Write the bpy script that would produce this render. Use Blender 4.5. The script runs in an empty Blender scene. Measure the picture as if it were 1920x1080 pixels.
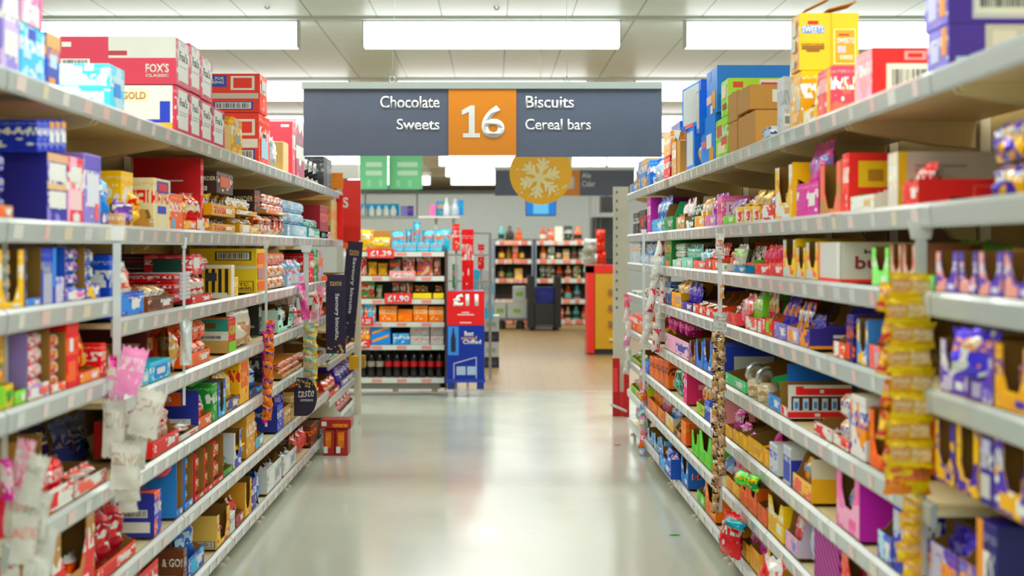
import bpy, bmesh, math, random
from mathutils import Matrix, Vector
random.seed(16)
SC = bpy.context.scene
COL = SC.collection
# ---------------- camera, world, exposure ----------------
VX, VY, F = 923.0, 467.0, 2667.0          # vanishing point and focal length of the aisle view (1920 px frame)
cam_d = bpy.data.cameras.new('camera')
cam = bpy.data.objects.new('camera', cam_d); COL.objects.link(cam)
cam.location = (0, 0, 1.5); cam.rotation_euler = (math.pi/2, 0, 0)
cam_d.sensor_width = 36; cam_d.lens = 36*F/1920
cam_d.shift_x = (960-VX)/1920; cam_d.shift_y = (VY-540)/1920
cam_d.clip_start = .05; cam_d.clip_end = 200
cam_d.dof.use_dof = True; cam_d.dof.focus_distance = 7.7; cam_d.dof.aperture_fstop = 2.3
SC.camera = cam
w = bpy.data.worlds.new('ambient_fill'); SC.world = w; w.use_nodes = True
w.node_tree.nodes['Background'].inputs[0].default_value = (.88, .97, .96, 1)
w.node_tree.nodes['Background'].inputs[1].default_value = .75  # even ambient fill added from the open end behind the camera, not a store lamp
SC.view_settings.view_transform = 'Standard'; SC.view_settings.look = 'None'
SC.view_settings.exposure = -.25; SC.view_settings.gamma = 1; SC.view_settings.use_curve_mapping = False
SC.cycles.use_denoising = True; SC.cycles.max_bounces = 7; SC.cycles.diffuse_bounces = 4
SC.cycles.sample_clamp_indirect = 6
def area(name, loc, sx, sy, power, col=(.98, 1, .94)):
    l = bpy.data.lights.new(name, 'AREA'); l.shape = 'RECTANGLE'; l.size = sx; l.size_y = sy; l.energy = power; l.color = col
    o = bpy.data.objects.new(name, l); COL.objects.link(o); o.location = loc; return o
LAMP_Y = [-5.5, -.8, 3.9, 8.6, 13.3, 18.0, 22.7, 27.4, 32.1, 36.8, 41.5]
for yy in LAMP_Y[:4]: area('ceiling_tube_light', (0, yy, 3.3), 8.5, .3, 235)
for yy in LAMP_Y[4:]: area('ceiling_tube_light', (0, yy, 3.3), 8.5, .3, 200)
# ---------------- colours and materials ----------------
HEX = dict(red='d8141c', dred='8c0f1e', crim='a3122f', yel='f5c400', gold='d69a12', lem='f2e11e', blu='1238b8', sky='35b9e6', azu='1a86dc', nav='14184e',
  pur='43239a', lil='8f82cf', dpur='24135c', pnk='f06aa6', lpk='f5b3cf', mag='cf1c9b', hot='e01070', grn='1f8f3a', lime='7fd21f', dgrn='0e4a2c', ora='f0690f',
  amb='f09a10', wht='e9ebe6', crm='e9dcb4', brn='5a2d16', kft='b98a45', krd='8f6a2a', blk='141416', gry='9aa3a8', dgy='43474d', teal='17a3a0', mint='8fdcc0',
  sal='ee6a5c', pal='bcdff0', sil='c8ccd0', tan='d8b878', lav='c9b4e8', sign='566073', sor='cf8405', cho='3a1a10')
def lin(c):
    c = HEX.get(c, c)
    r = [int(c[i:i+2], 16)/255 for i in (0, 2, 4)]
    y = .3*r[0]+.59*r[1]+.11*r[2]; r = [min(1, max(0, y+(q-y)*1.14)) for q in r]
    return tuple(x/12.92 if x <= .04045 else ((x+.055)/1.055)**2.4 for x in r) + (1,)
MATS = {}
class N:
    def __init__(s, m):
        s.t = m.node_tree; s.b = s.t.nodes['Principled BSDF']
    def n(s, ty, **k):
        x = s.t.nodes.new(ty)
        for a, b in k.items(): setattr(x, a, b)
        return x
    def l(s, a, b): s.t.links.new(a, b)
    def m(s, op, a, b=0.0, c=None):
        x = s.n('ShaderNodeMath', operation=op)
        for i, v in enumerate((a, b) if c is None else (a, b, c)):
            if isinstance(v, (int, float)): x.inputs[i].default_value = v
            else: s.l(v, x.inputs[i])
        return x.outputs[0]
    def mix(s, f, a, b):
        x = s.n('ShaderNodeMix', data_type='RGBA')
        for i, v in ((0, f), (6, a), (7, b)):
            if isinstance(v, (int, float, tuple)): x.inputs[i].default_value = v
            else: s.l(v, x.inputs[i])
        return x.outputs[2]
    def noise(s, vec, sc, det=1.0):
        x = s.n('ShaderNodeTexNoise'); x.inputs['Scale'].default_value = sc; x.inputs['Detail'].default_value = det
        s.l(vec, x.inputs['Vector']); return x.outputs[0]
    def comb(s, a, b, c):
        x = s.n('ShaderNodeCombineXYZ')
        for i, v in enumerate((a, b, c)):
            if isinstance(v, (int, float)): x.inputs[i].default_value = v
            else: s.l(v, x.inputs[i])
        return x.outputs[0]
def new(name, rough=.5, metal=0.0, spec=.5):
    m = bpy.data.materials.new(name); m.use_nodes = True
    b = m.node_tree.nodes['Principled BSDF']
    b.inputs['Roughness'].default_value = rough; b.inputs['Metallic'].default_value = metal
    b.inputs['Specular IOR Level'].default_value = spec
    return m, N(m)
def plain(c, rough=.5, metal=0.0):
    k = ('plain', c, rough, metal)
    if k not in MATS:
        m, g = new('paint_' + c, rough, metal)
        tc = g.n('ShaderNodeTexCoord'); f = g.noise(tc.outputs['Object'], 9, 2)
        a = lin(c); b = tuple(x*.9 for x in a[:3]) + (1,)
        g.l(g.mix(f, a, b), g.b.inputs['Base Color']); MATS[k] = m
    return MATS[k]
def glow(c, s):
    k = ('glow', c, s)
    if k not in MATS:
        m, g = new('lit_' + c, .4); g.b.inputs['Base Color'].default_value = lin(c)
        g.b.inputs['Emission Color'].default_value = lin(c); g.b.inputs['Emission Strength'].default_value = s; MATS[k] = m
    return MATS[k]
def printed(style, c1, c2=None, c3='wht'):
    """printed packaging: big colour fields, a lettering band and a picture zone; film or board"""
    c2 = c2 or c1
    k = (style, c1, c2, c3)
    if k in MATS: return MATS[k]
    sd = sum(ord(ch)*(i+1) for i, ch in enumerate(style+c1+c2+c3)) % 97
    film = style == 'film'; sheet = style == 'sheet'
    m, g = new(style + '_' + c1 + '_' + c2, .24 if film else .3 if sheet else .45, 0, .4 if film else .25)
    tc = g.n('ShaderNodeTexCoord'); sp = g.n('ShaderNodeSeparateXYZ'); g.l(tc.outputs['Generated'], sp.inputs[0])
    u = g.m('ADD', sp.outputs[0], sp.outputs[1]); z = sp.outputs[2]
    if style == 'stripe':
        s_ = g.m('GREATER_THAN', g.m('FRACT', g.m('MULTIPLY', g.m('ADD', u, g.m('MULTIPLY', z, .8)), 6)), .5)
        colr = g.mix(s_, lin(c1), lin(c2))
    elif style == 'dots':
        v = g.n('ShaderNodeTexVoronoi'); v.inputs['Scale'].default_value = 4; v.inputs['Randomness'].default_value = .7
        g.l(g.comb(u, sd, z), v.inputs['Vector'])
        colr = g.mix(g.m('LESS_THAN', v.outputs[0], .3), lin(c1), lin(c2))
    elif style == 'flute':
        s_ = g.m('GREATER_THAN', g.m('FRACT', g.m('MULTIPLY', u, 9)), .55)
        colr = g.mix(g.m('MULTIPLY', s_, .5), lin(c1), lin(c2))
    else:
        big = g.noise(g.comb(g.m('MULTIPLY', u, 1.6), sd, g.m('MULTIPLY', z, 1.5)), 1.7, .5)
        colr = g.mix(g.m('GREATER_THAN', big, .53), lin(c1), lin(c2))
        pic = g.n('ShaderNodeTexVoronoi'); pic.inputs['Scale'].default_value = 4.5
        g.l(g.comb(u, sd+3, z), pic.inputs['Vector'])
        low = g.m('MULTIPLY', g.m('LESS_THAN', z, .42), g.m('GREATER_THAN', z, .1))
        colr = g.mix(g.m('MULTIPLY', low, g.m('LESS_THAN', pic.outputs[0], .27)), colr, lin(c3))
        lt = g.noise(g.comb(g.m('MULTIPLY', u, 9), sd+7, g.m('MULTIPLY', z, 4.5)), 1.6, 0)
        band = g.m('MULTIPLY', g.m('LESS_THAN', z, .76), g.m('GREATER_THAN', z, .5))
        colr = g.mix(g.m('MULTIPLY', band, g.m('GREATER_THAN', lt, .5)), colr, lin(c3))
        br = g.n('ShaderNodeTexBrick'); br.inputs['Scale'].default_value = 1; br.inputs['Mortar Size'].default_value = .012
        br.inputs['Brick Width'].default_value = .07; br.inputs['Row Height'].default_value = .035
        br.inputs['Color1'].default_value = (0, 0, 0, 1); br.inputs['Color2'].default_value = (1, 1, 1, 1); br.inputs['Mortar'].default_value = (0, 0, 0, 1)
        g.l(g.comb(u, z, 0), br.inputs['Vector'])
        sm = g.m('MULTIPLY', g.m('LESS_THAN', z, .92), g.m('GREATER_THAN', z, .84))
        colr = g.mix(g.m('MULTIPLY', sm, br.outputs[0]), colr, lin(c3))
    g.l(colr, g.b.inputs['Base Color'])
    if film:
        bp = g.n('ShaderNodeBump'); bp.inputs['Strength'].default_value = .55; bp.inputs['Distance'].default_value = .012
        g.l(g.noise(tc.outputs['Object'], 26, 2), bp.inputs['Height']); g.l(bp.outputs[0], g.b.inputs['Normal'])
        g.b.inputs['Metallic'].default_value = .18
    MATS[k] = m
    return m
def kraft(c='krd'):
    k = ('kraft', c)
    if k not in MATS:
        m, g = new('corrugated_card_' + c, .8); tc = g.n('ShaderNodeTexCoord'); sp = g.n('ShaderNodeSeparateXYZ')
        g.l(tc.outputs['Object'], sp.inputs[0])
        wv = g.m('SINE', g.m('MULTIPLY', g.m('ADD', sp.outputs[0], sp.outputs[1]), 900))
        a = lin(c); b = tuple(x*.82 for x in a[:3]) + (1,)
        g.l(g.mix(g.m('MULTIPLY', g.m('ADD', wv, 1), .35), a, b), g.b.inputs['Base Color']); MATS[k] = m
    return MATS[k]
def clear(c='wht', a=.45):
    k = ('clear', c, a)
    if k not in MATS:
        m, g = new('clear_film_' + c, .12); g.b.inputs['Base Color'].default_value = lin(c); g.b.inputs['Alpha'].default_value = a; MATS[k] = m
    return MATS[k]
METAL = plain('sil', .3, .6)
BOARD = plain('ebdcb0', .45)
RAIL = plain('b6bdbb', .2)
# ---------------- mesh helpers ----------------
class MB:
    def __init__(s): s.v = []; s.f = []; s.i = []; s.sm = False
    def face(s, pts, m=0):
        n = len(s.v); s.v += [tuple(p) for p in pts]; s.f.append(tuple(range(n, n+len(pts)))); s.i.append(m)
    def box(s, x0, x1, y0, y1, z0, z1, m=0):
        n = len(s.v)
        s.v += [(x, y, z) for z in (z0, z1) for y in (y0, y1) for x in (x0, x1)]
        s.f += [tuple(n+k for k in q) for q in ((0, 2, 3, 1), (4, 5, 7, 6), (0, 1, 5, 4), (2, 6, 7, 3), (0, 4, 6, 2), (1, 3, 7, 5))]
        s.i += [m]*6; return s
    def prism(s, poly, axis, a, b, ma=0, mb=0, me=0):
        """poly in the two other axes (x: y,z; y: x,z; z: x,y), extruded from a to b"""
        def P(p, t): return (t, p[0], p[1]) if axis == 'x' else (p[0], t, p[1]) if axis == 'y' else (p[0], p[1], t)
        n = len(s.v); k = len(poly)
        s.v += [P(p, a) for p in poly] + [P(p, b) for p in poly]
        s.f.append(tuple(n+i for i in range(k))[::-1]); s.i.append(ma)
        s.f.append(tuple(n+k+i for i in range(k))); s.i.append(mb)
        for i in range(k):
            j = (i+1) % k; s.f.append((n+i, n+j, n+k+j, n+k+i)); s.i.append(me)
        return s
    def lathe(s, prof, seg=14, cx=0, cy=0, m=0):
        n = len(s.v)
        for r, z in prof:
            s.v += [(cx+r*math.cos(2*math.pi*k/seg), cy+r*math.sin(2*math.pi*k/seg), z) for k in range(seg)]
        for i in range(len(prof)-1):
            for k in range(seg):
                j = (k+1) % seg; s.f.append((n+i*seg+k, n+i*seg+j, n+(i+1)*seg+j, n+(i+1)*seg+k)); s.i.append(m)
        s.f.append(tuple(n+k for k in range(seg))[::-1]); s.i.append(m)
        s.f.append(tuple(n+(len(prof)-1)*seg+k for k in range(seg))); s.i.append(m)
        return s
    def bar(s, a, b, r, m=0):
        a, b = Vector(a), Vector(b); d = (b-a).normalized(); u = d.orthogonal().normalized(); v = d.cross(u); n = len(s.v)
        for p in (a, b): s.v += [tuple(p + u*r*math.cos(t*math.pi/3) + v*r*math.sin(t*math.pi/3)) for t in range(6)]
        for k in range(6): j = (k+1) % 6; s.f.append((n+k, n+j, n+6+j, n+6+k)); s.i.append(m)
        s.f.append(tuple(range(n+5, n-1, -1))); s.i.append(m); s.f.append(tuple(range(n+6, n+12))); s.i.append(m); return s
    def build(s, name, mats, parent=None, smooth=False, bevel=0):
        me = bpy.data.meshes.new(name); me.from_pydata(s.v, [], s.f)
        if not isinstance(mats, (list, tuple)): mats = [mats]
        for x in mats: me.materials.append(x)
        me.polygons.foreach_set('material_index', s.i)
        bm = bmesh.new(); bm.from_mesh(me)
        if bevel: bmesh.ops.bevel(bm, geom=bm.edges[:], offset=bevel, segments=1, affect='EDGES')
        bmesh.ops.recalc_face_normals(bm, faces=bm.faces[:]); bm.to_mesh(me); bm.free()
        if smooth: me.polygons.foreach_set('use_smooth', [True]*len(me.polygons))
        me.update()
        return link(name, me, parent)
def link(name, data, parent=None):
    o = bpy.data.objects.new(name, data); COL.objects.link(o); o.parent = parent; return o
def tag(o, label=None, cat=None, group=None, kind=None):
    for k, v in (('label', label), ('category', cat), ('group', group), ('kind', kind)):
        if v: o[k] = v
    return o
def empty(name, loc=(0, 0, 0), rz=0.0):
    o = link(name, None); o.location = loc; o.rotation_euler = (0, 0, rz); o.empty_display_size = .05; return o
def struct(name, mb, mats): return tag(mb.build(name, mats), kind='structure')
TXT = {}
def text_mesh(s, bold=.012):
    """unit-box lettering (0..1 in x and y)"""
    if (s, bold) in TXT: return TXT[(s, bold)]
    c = bpy.data.curves.new('lettering', 'FONT'); c.body = s; c.offset = bold; c.resolution_u = 5 if len(s) < 3 or s in ('Chocolate', 'Sweets', 'Biscuits', 'Cereal bars') else 2; c.extrude = 0
    c.align_x = 'CENTER'
    o = bpy.data.objects.new('lettering', c); COL.objects.link(o)
    dg = bpy.context.evaluated_depsgraph_get(); me = bpy.data.meshes.new_from_object(o.evaluated_get(dg))
    bpy.data.objects.remove(o); bpy.data.curves.remove(c)
    xs = [v.co.x for v in me.vertices]; ys = [v.co.y for v in me.vertices]
    x0, x1, y0, y1 = min(xs), max(xs), min(ys), max(ys)
    for v in me.vertices: v.co = ((v.co.x-x0)/(x1-x0), (v.co.y-y0)/(y1-y0), 0)
    TXT[(s, bold)] = me; return me
def lettering(s, o, u, v, n, parent, mat, bold=.02, name='lettering'):
    """s fitted to the parallelogram o, u, v; raised along n"""
    me = text_mesh(s, bold).copy(); me.materials.clear(); me.materials.append(mat)
    o, u, v, n = Vector(o), Vector(u), Vector(v), Vector(n)
    bm = bmesh.new(); bm.from_mesh(me)
    for q in bm.verts: q.co = o + u*q.co.x + v*q.co.y + n*.0013
    r = bmesh.ops.extrude_face_region(bm, geom=bm.faces[:])
    for q in r['geom']:
        if isinstance(q, bmesh.types.BMVert): q.co += n*.0004
    bm.to_mesh(me); bm.free()
    return link(name, me, parent)
def plate(o, u, v, n, parent, mat, name='label_panel', t=.0012):
    o, u, v, n = Vector(o), Vector(u), Vector(v), Vector(n); b = MB()
    q = [o, o+u, o+u+v, o+v]
    b.v = [tuple(p - n*.0004) for p in q] + [tuple(p+n*t) for p in q]
    b.f = [(0, 1, 2, 3), (4, 5, 6, 7), (0, 1, 5, 4), (1, 2, 6, 5), (2, 3, 7, 6), (3, 0, 4, 7)]; b.i = [0]*6
    return b.build(name, mat, parent)
def barcode(o, u, v, n, parent, frame=None):
    o, u, v, n = Vector(o), Vector(u), Vector(v), Vector(n)
    p = plate(o, u, v, n, parent, plain(frame or 'wht'), 'barcode_label')
    if frame: plate(o+u*.05+v*.1, u*.9, v*.8, n, p, plain('wht'), 'label_field', .0018)
    b = MB(); x = .08; rr = random.Random(len(bpy.data.objects))
    while x < .9:
        wd = rr.choice((.012, .02, .03)); a = o+u*x+v*.2; c = u*wd; d = v*.62
        b.face([a+n*.0024, a+c+n*.0024, a+c+d+n*.0024, a+d+n*.0024]); x += wd + rr.choice((.012, .02, .028))
    b.build('bars', plain('1c2436'), p); return p
# ---------------- the room ----------------
CEIL = 3.65
m, g = new('vinyl_floor', .16, 0, .5)
tc = g.n('ShaderNodeTexCoord'); P3 = tc.outputs['Object']
a = g.mix(g.noise(P3, 260, 2), lin('bcc1b4'), lin('c6cbbf')); b_ = g.mix(g.m('MULTIPLY', g.noise(P3, 1.1, 3), .55), a, lin('b9beb2'))
g.l(b_, g.b.inputs['Base Color'])
g.l(g.m('ADD', g.m('MULTIPLY', g.noise(P3, 2.2, 3), .16), .1), g.b.inputs['Roughness'])
bp = g.n('ShaderNodeBump'); bp.inputs['Strength'].default_value = .06; bp.inputs['Distance'].default_value = .02
g.l(g.noise(P3, 3.0, 2), bp.inputs['Height']); g.l(bp.outputs[0], g.b.inputs['Normal'])
FLOOR = m
struct('floor', MB().box(-9, 9, -8, 14.95, -.1, 0), FLOOR)
m, g = new('wood_look_floor', .34)
tc = g.n('ShaderNodeTexCoord'); mp = g.n('ShaderNodeMapping'); g.l(tc.outputs['Object'], mp.inputs[0]); mp.inputs['Rotation'].default_value = (0, 0, math.pi/2)
br = g.n('ShaderNodeTexBrick'); br.inputs['Scale'].default_value = 1; br.inputs['Brick Width'].default_value = 1.4; br.inputs['Row Height'].default_value = .19
br.inputs['Mortar Size'].default_value = .004
for i, c in (('Color1', '927950'), ('Color2', '9b8257'), ('Mortar', '786045')): br.inputs[i].default_value = lin(c)
g.l(mp.outputs[0], br.inputs['Vector'])
g.l(g.mix(g.m('MULTIPLY', g.noise(tc.outputs['Object'], 3, 4), .35), br.outputs[0], lin('846c48')), g.b.inputs['Base Color'])
struct('floor_wood', MB().box(-9, 9, 15.0, 62, -.1, 0), m)
struct('trim_1', MB().box(-9, 9, 14.95, 15.0, -.1, .002), plain('b4bcb8', .3))
# glossy metal ceiling pans, 0.6 m module
m, g = new('ceiling_pan', .42, 0, .15)
tc = g.n('ShaderNodeTexCoord'); sp = g.n('ShaderNodeSeparateXYZ'); g.l(tc.outputs['Object'], sp.inputs[0])
def seam(sock, off, per, wd): return g.m('LESS_THAN', g.m('FRACT', g.m('DIVIDE', g.m('ADD', sock, off), per)), wd)
s1 = seam(sp.outputs[0], 60.0+.47, .6, .016); s2 = seam(sp.outputs[1], 60-13.3+.12+.006, 4.7/4, .006)
g.l(g.mix(g.m('MAXIMUM', s1, g.m('MULTIPLY', s2, .35)), lin('e8efeb'), lin('7c827e')), g.b.inputs['Base Color'])
struct('ceiling', MB().box(-9, 9, -8, 62, CEIL, CEIL+.1), m)
for i, yy in enumerate(LAMP_Y):
    if yy > 10: struct('trim_%d' % (i+2), MB().box(-9, 9, yy-.17, yy-.135, CEIL-.028, CEIL-.001), plain('d9dcd4', .3))
# hanging strip lights: housing, three-sided diffuser, end caps
LIT = glow('fbfdff', 4.2); SHELL = plain('c9ccc6', .3)
def strip_light(x, yy, k, n):
    t = tag(empty('strip_light', (x, yy, CEIL)), '%s fluorescent strip light in the %s row under the pan ceiling' % (k, n), 'ceiling light', 'fluorescent strip lights')
    MB().box(-1.2, 1.2, -.1, .1, -.04, -.001).build('housing', SHELL, t)
    MB().prism([(-.1, -.042), (.1, -.042), (.085, -.268), (-.085, -.268)], 'x', -1.185, 1.185).build('diffuser', LIT, t)
    for s in (-1, 1): MB().prism([(-.102, -.041), (.102, -.041), (.087, -.272), (-.087, -.272)], 'x', s*1.187, s*1.2).build('end_cap', SHELL, t)
ORD = ['first', 'second', 'third', 'fourth', 'fifth', 'sixth', 'seventh', 'eighth', 'ninth', 'tenth', 'eleventh', 'twelfth']
for i, yy in enumerate(LAMP_Y[4:]):
    far = yy > 20
    for x, k in (((-6.0, 'far left'),) if far else ()) + ((-3.0, 'left'), (0.0, 'middle'), (3.0, 'right')) + (((6.0, 'far right'),) if far else ()):
        strip_light(x-.005, yy, k, ORD[i] + ' visible')
# back wall of the drinks department (does not reach the ceiling) and store end wall
struct('wall_back', MB().box(-9, 9, 30.2, 30.35, 0, 2.68), plain('c3cac6', .6))
struct('trim_14', MB().box(-9, 9, 30.15, 30.4, 2.68, 2.74), plain('50564f'))
struct('wall_end', MB().box(-9, 9, 61.5, 61.7, 0, CEIL), plain('d5dad6', .6))
struct('wall_left', MB().box(-9.2, -9, -8, 62, 0, CEIL), plain('cfd3cd', .6))
struct('wall_right', MB().box(9, 9.2, -8, 62, 0, CEIL), plain('cfd3cd', .6))
# ---------------- gondolas ----------------
AL, AR = 1.25, 1.10
def side_x(s, depth): return -(AL+depth) if s == 'L' else AR+depth
def px2y(s, px, inset=0): return F*(AL+inset)/(VX-px) if s == 'L' else F*(AR+inset)/(px-VX)
BAYS = {'L': [2.6, 3.65, 4.7, 5.75, 6.8, 7.85, 8.9, 9.9, 10.85, 12.85], 'R': [2.45, 3.55, 4.65, 5.7, 6.8, 7.9, 9.0, 10.1, 11.55]}
ZROW = {'L': [1.967, 1.577, 1.265, 1.0, .715, .42, .12], 'R': [1.944, 1.614, 1.39, 1.147, .86, .61, .365, .13]}
def shelf_z(s, row, yy):
    z = ZROW[s][row-1]
    if s == 'L':
        if yy < 4.7: z += {3: .075, 4: .081, 5: .023}.get(row, 0)
        if yy > 10.85: z = [1.967, 1.577, 1.16, .89, .63, .34, .08][row-1]
    elif yy < 3.55 and row == 5: z = .92
    return z
SIDE = {'L': 'left', 'R': 'right'}
ROWN = {'L': ['top', 'second', 'third', 'fourth', 'fifth', 'sixth', 'bottom'], 'R': ['top', 'second', 'third', 'fourth', 'fifth', 'sixth', 'seventh', 'bottom']}
ROT = {'L': math.pi/2, 'R': -math.pi/2}
TICK = [plain('e6d6d3', .25), plain('dfe2de', .25), plain('e4c6c0', .25), plain('e0d8c2', .25), plain('d6dbda', .15)]
def make_shelf(s, row, bi):
    y0, y1 = BAYS[s][bi], BAYS[s][bi+1]
    if s == 'L' and bi == 8 and row < 3: y1 = 11.85
    yc, hw = (y0+y1)/2, (y1-y0)/2 - .004
    z = shelf_z(s, row, yc); last = row == len(ZROW[s])
    t = empty('shelf', (side_x(s, 0), yc, z), ROT[s])
    tag(t, 'cream metal shelf with price rail, %s %s level, %s bay from the camera' % (SIDE[s], ROWN[s][row-1], ORD[bi]), 'shelf', 'gondola shelves')
    D = .47
    MB().prism([(.012, -.03), (D, -.03), (D, -.012), (.012, -.012)], 'x', -hw, hw).build('shelf_board', BOARD, t)
    MB().prism([(.012, -.012), (.012, -.055), (.0, -.06), (-.004, -.052), (-.008, -.008), (.004, .004), (.012, .002)], 'x', -hw, hw).build('price_rail', RAIL, t)
    if not last:
        for q in (-hw+.012, hw-.03):
            MB().prism([(D, -.03), (D, -.115), (.34, -.105), (.07, -.055), (.05, -.03)] if row == 1 else [(D, -.03), (D, -.09), (.41, -.08), (.37, -.03)], 'x', q, q+.016).build('bracket', BOARD, t)
    else:
        MB().box(-hw, hw, .1, .12, -z+.01, -.035).build('kick_plate', plain('cbbf9f', .5), t)
        for q in (-hw+.06, hw-.06):
            MB().lathe([(.035, -z), (.035, -z+.008), (.012, -z+.02), (.012, -.03)], 10, q, .05).build('foot', plain('d6cfbb'), t)
    if 3 < yc < 10.5:
        rr = random.Random(row*31+bi*7+(s == 'R'))
        n = 5; pr = t.children[1]
        for k in range(n):
            wd = rr.choice((.045, .06, .075)); q = -hw + (k+.5)*2*hw/n + rr.uniform(-.03, .03)
            MB().prism([(-.0045, -.05), (-.0085, -.012), (-.0098, -.012), (-.0058, -.05)], 'x', q-wd/2, q+wd/2).build('price_ticket', rr.choice(TICK), pr)
for s in 'LR':
    for bi in range(len(BAYS[s])-1):
        y0, y1 = BAYS[s][bi], BAYS[s][bi+1]; yc, hw = (y0+y1)/2, (y1-y0)/2 - .003
        t = tag(empty('gondola_bay', (side_x(s, 0), yc, 0), ROT[s]), 'cream gondola back with slotted upright behind the %s shelves, %s bay from the camera' % (SIDE[s], ORD[bi]), 'shelving', 'gondola bays')
        MB().box(-hw, hw, .515, .545, .02, 2.08).build('back_panel', plain('b09a66', .6), t)
        MB().box(-hw, -hw+.05, .478, .512, .02, 2.08).build('upright', plain('d8ccb0', .5), t)
        for row in range(1, len(ZROW[s])+1):
            if bi == 0 and row > 4: continue
            make_shelf(s, row, bi)
# ---------------- packaging builders (local frame: x along the aisle, y into the shelf, z up) ----------------
def frames(s, w, d, h):
    sg = -1 if s == 'L' else 1
    near = (Vector((-w/2, d, 0)), Vector((0, -d, 0)), Vector((0, 0, h)), Vector((-1, 0, 0))) if sg < 0 else (Vector((w/2, 0, 0)), Vector((0, d, 0)), Vector((0, 0, h)), Vector((1, 0, 0)))
    return {'f': (Vector((-w/2, 0, 0)), Vector((w, 0, 0)), Vector((0, 0, h)), Vector((0, -1, 0))), 'n': near}
def decorate(o, s, w, d, h, dec):
    fr = frames(s, w, d, h)
    for k, e in enumerate(dec):
        face, u0, v0, u1, v1, c = e[:6]; O, U, V, n = fr[face]; O = O + n*(.0003*k)
        a, b, e2 = O+U*u0+V*v0, U*(u1-u0), V*(v1-v0)
        if c == 'bar': barcode(a, b, e2, n, o, e[6] if len(e) > 6 else None)
        elif len(e) > 6: lettering(e[6], a, b, e2, n, o, plain(c))
        else: plate(a, b, e2, n, o, plain(c), 'print_panel')
def carton_mesh(w, d, h, mats, bev=.003):
    b = MB().box(-w/2, w/2, 0, d, 0, h); return b.build('carton', mats, None, False, min(bev, w/6, d/6))
def tape_on(o, s, w, d, h):
    MB().box(-.022, .022, -.0012, d*.5, h-.0006, h+.0012).build('tape_strip', plain('d9c9a0', .2), o)
def bag_mesh(w, h, t, seed, nx=8, nz=9, rough=1.0, serr=True):
    rr = random.Random(seed); b = MB()
    def P(i, j, sd):
        u, v = i/nx*2-1, j/nz
        e = max(0, min(1, (v-.07)/.2, (.93-v)/.2)); prof = math.sin(e*math.pi/2)*(1-abs(u)**2.6)
        th = t/2*prof*(1+rough*rr.uniform(-.25, .25))
        ww = w/2*(1-.09*math.sin(e*math.pi/2)+.03*rr.uniform(-1, 1)*rough*(.2 < v < .8))
        z = v*h + (.008*(-1)**i*min(1, h*4) if serr and j in (0, nz) else 0)
        return (u*ww, sd*th+rough*.004*math.sin(3*u+9*v+seed), max(0, z))
    fr = [[P(i, j, -1) for i in range(nx+1)] for j in range(nz+1)]
    bk = [[P(i, j, 1) for i in range(nx+1)] for j in range(nz+1)]
    for j in range(nz+1):
        for i in range(nx+1):
            if i in (0, nx) or j in (0, nz): bk[j][i] = fr[j][i]
    b.v = [p for r in fr for p in r] + [p for r in bk for p in r]
    W = nx+1; M = W*(nz+1)
    for j in range(nz):
        for i in range(nx):
            q = (j*W+i, j*W+i+1, (j+1)*W+i+1, (j+1)*W+i)
            b.f.append(q); b.f.append(tuple(M+x for x in q[::-1])); b.i += [0, 0]
    return b
def make_bag(w, h, t, mat, seed, name, rough=1.0):
    o = bag_mesh(w, h, t, seed, rough=rough).build(name, mat, None, True)
    bm = bmesh.new(); bm.from_mesh(o.data); bmesh.ops.remove_doubles(bm, verts=bm.verts[:], dist=1e-5); bm.to_mesh(o.data); bm.free()
    return o
ORDW = {1: [''], 2: ['nearer', 'farther'], 3: ['nearest', 'middle', 'farthest'], 4: ['nearest', 'second', 'third', 'farthest'], 5: ['nearest', 'second', 'third', 'fourth', 'farthest'],
  6: ['nearest', 'second', 'third', 'fourth', 'fifth', 'farthest'], 7: ['nearest', 'second', 'third', 'fourth', 'fifth', 'sixth', 'farthest'], 8: ['nearest', 'second', 'third', 'fourth', 'fifth', 'sixth', 'seventh', 'farthest']}
ORDD = {1: ['front'], 2: ['front', 'rear'], 3: ['front', 'middle', 'rear'], 4: ['front', 'second', 'third', 'rear']}
ORDZ = {1: [''], 2: ['lower ', 'upper '], 3: ['bottom ', 'middle-row ', 'top '], 4: ['bottom ', 'second-row ', 'third-row ', 'top '], 5: ['bottom ', 'second-row ', 'third-row ', 'fourth-row ', 'top ']}
def names_of(noun):
    return noun.replace('-', '_').replace(' ', '_')
def put(o, s, yc, z, inset, rz=0.0, dx=0.0):
    o.location = (side_x(s, inset), yc+dx, z); o.rotation_euler = (0, 0, ROT[s]+rz)
def fit(a, where, full=16):
    t = a + ' in ' + where
    if len(t.split()) > full: t = a + ' in ' + where.replace(' shelf', '').replace('the ', '', 1)
    if len(t.split()) > full and ' of ' not in where: t = a + ' in ' + where.rsplit(',', 1)[0]
    if len(t.split()) > full: print('LONG', len(t.split()), t)
    return t
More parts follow.
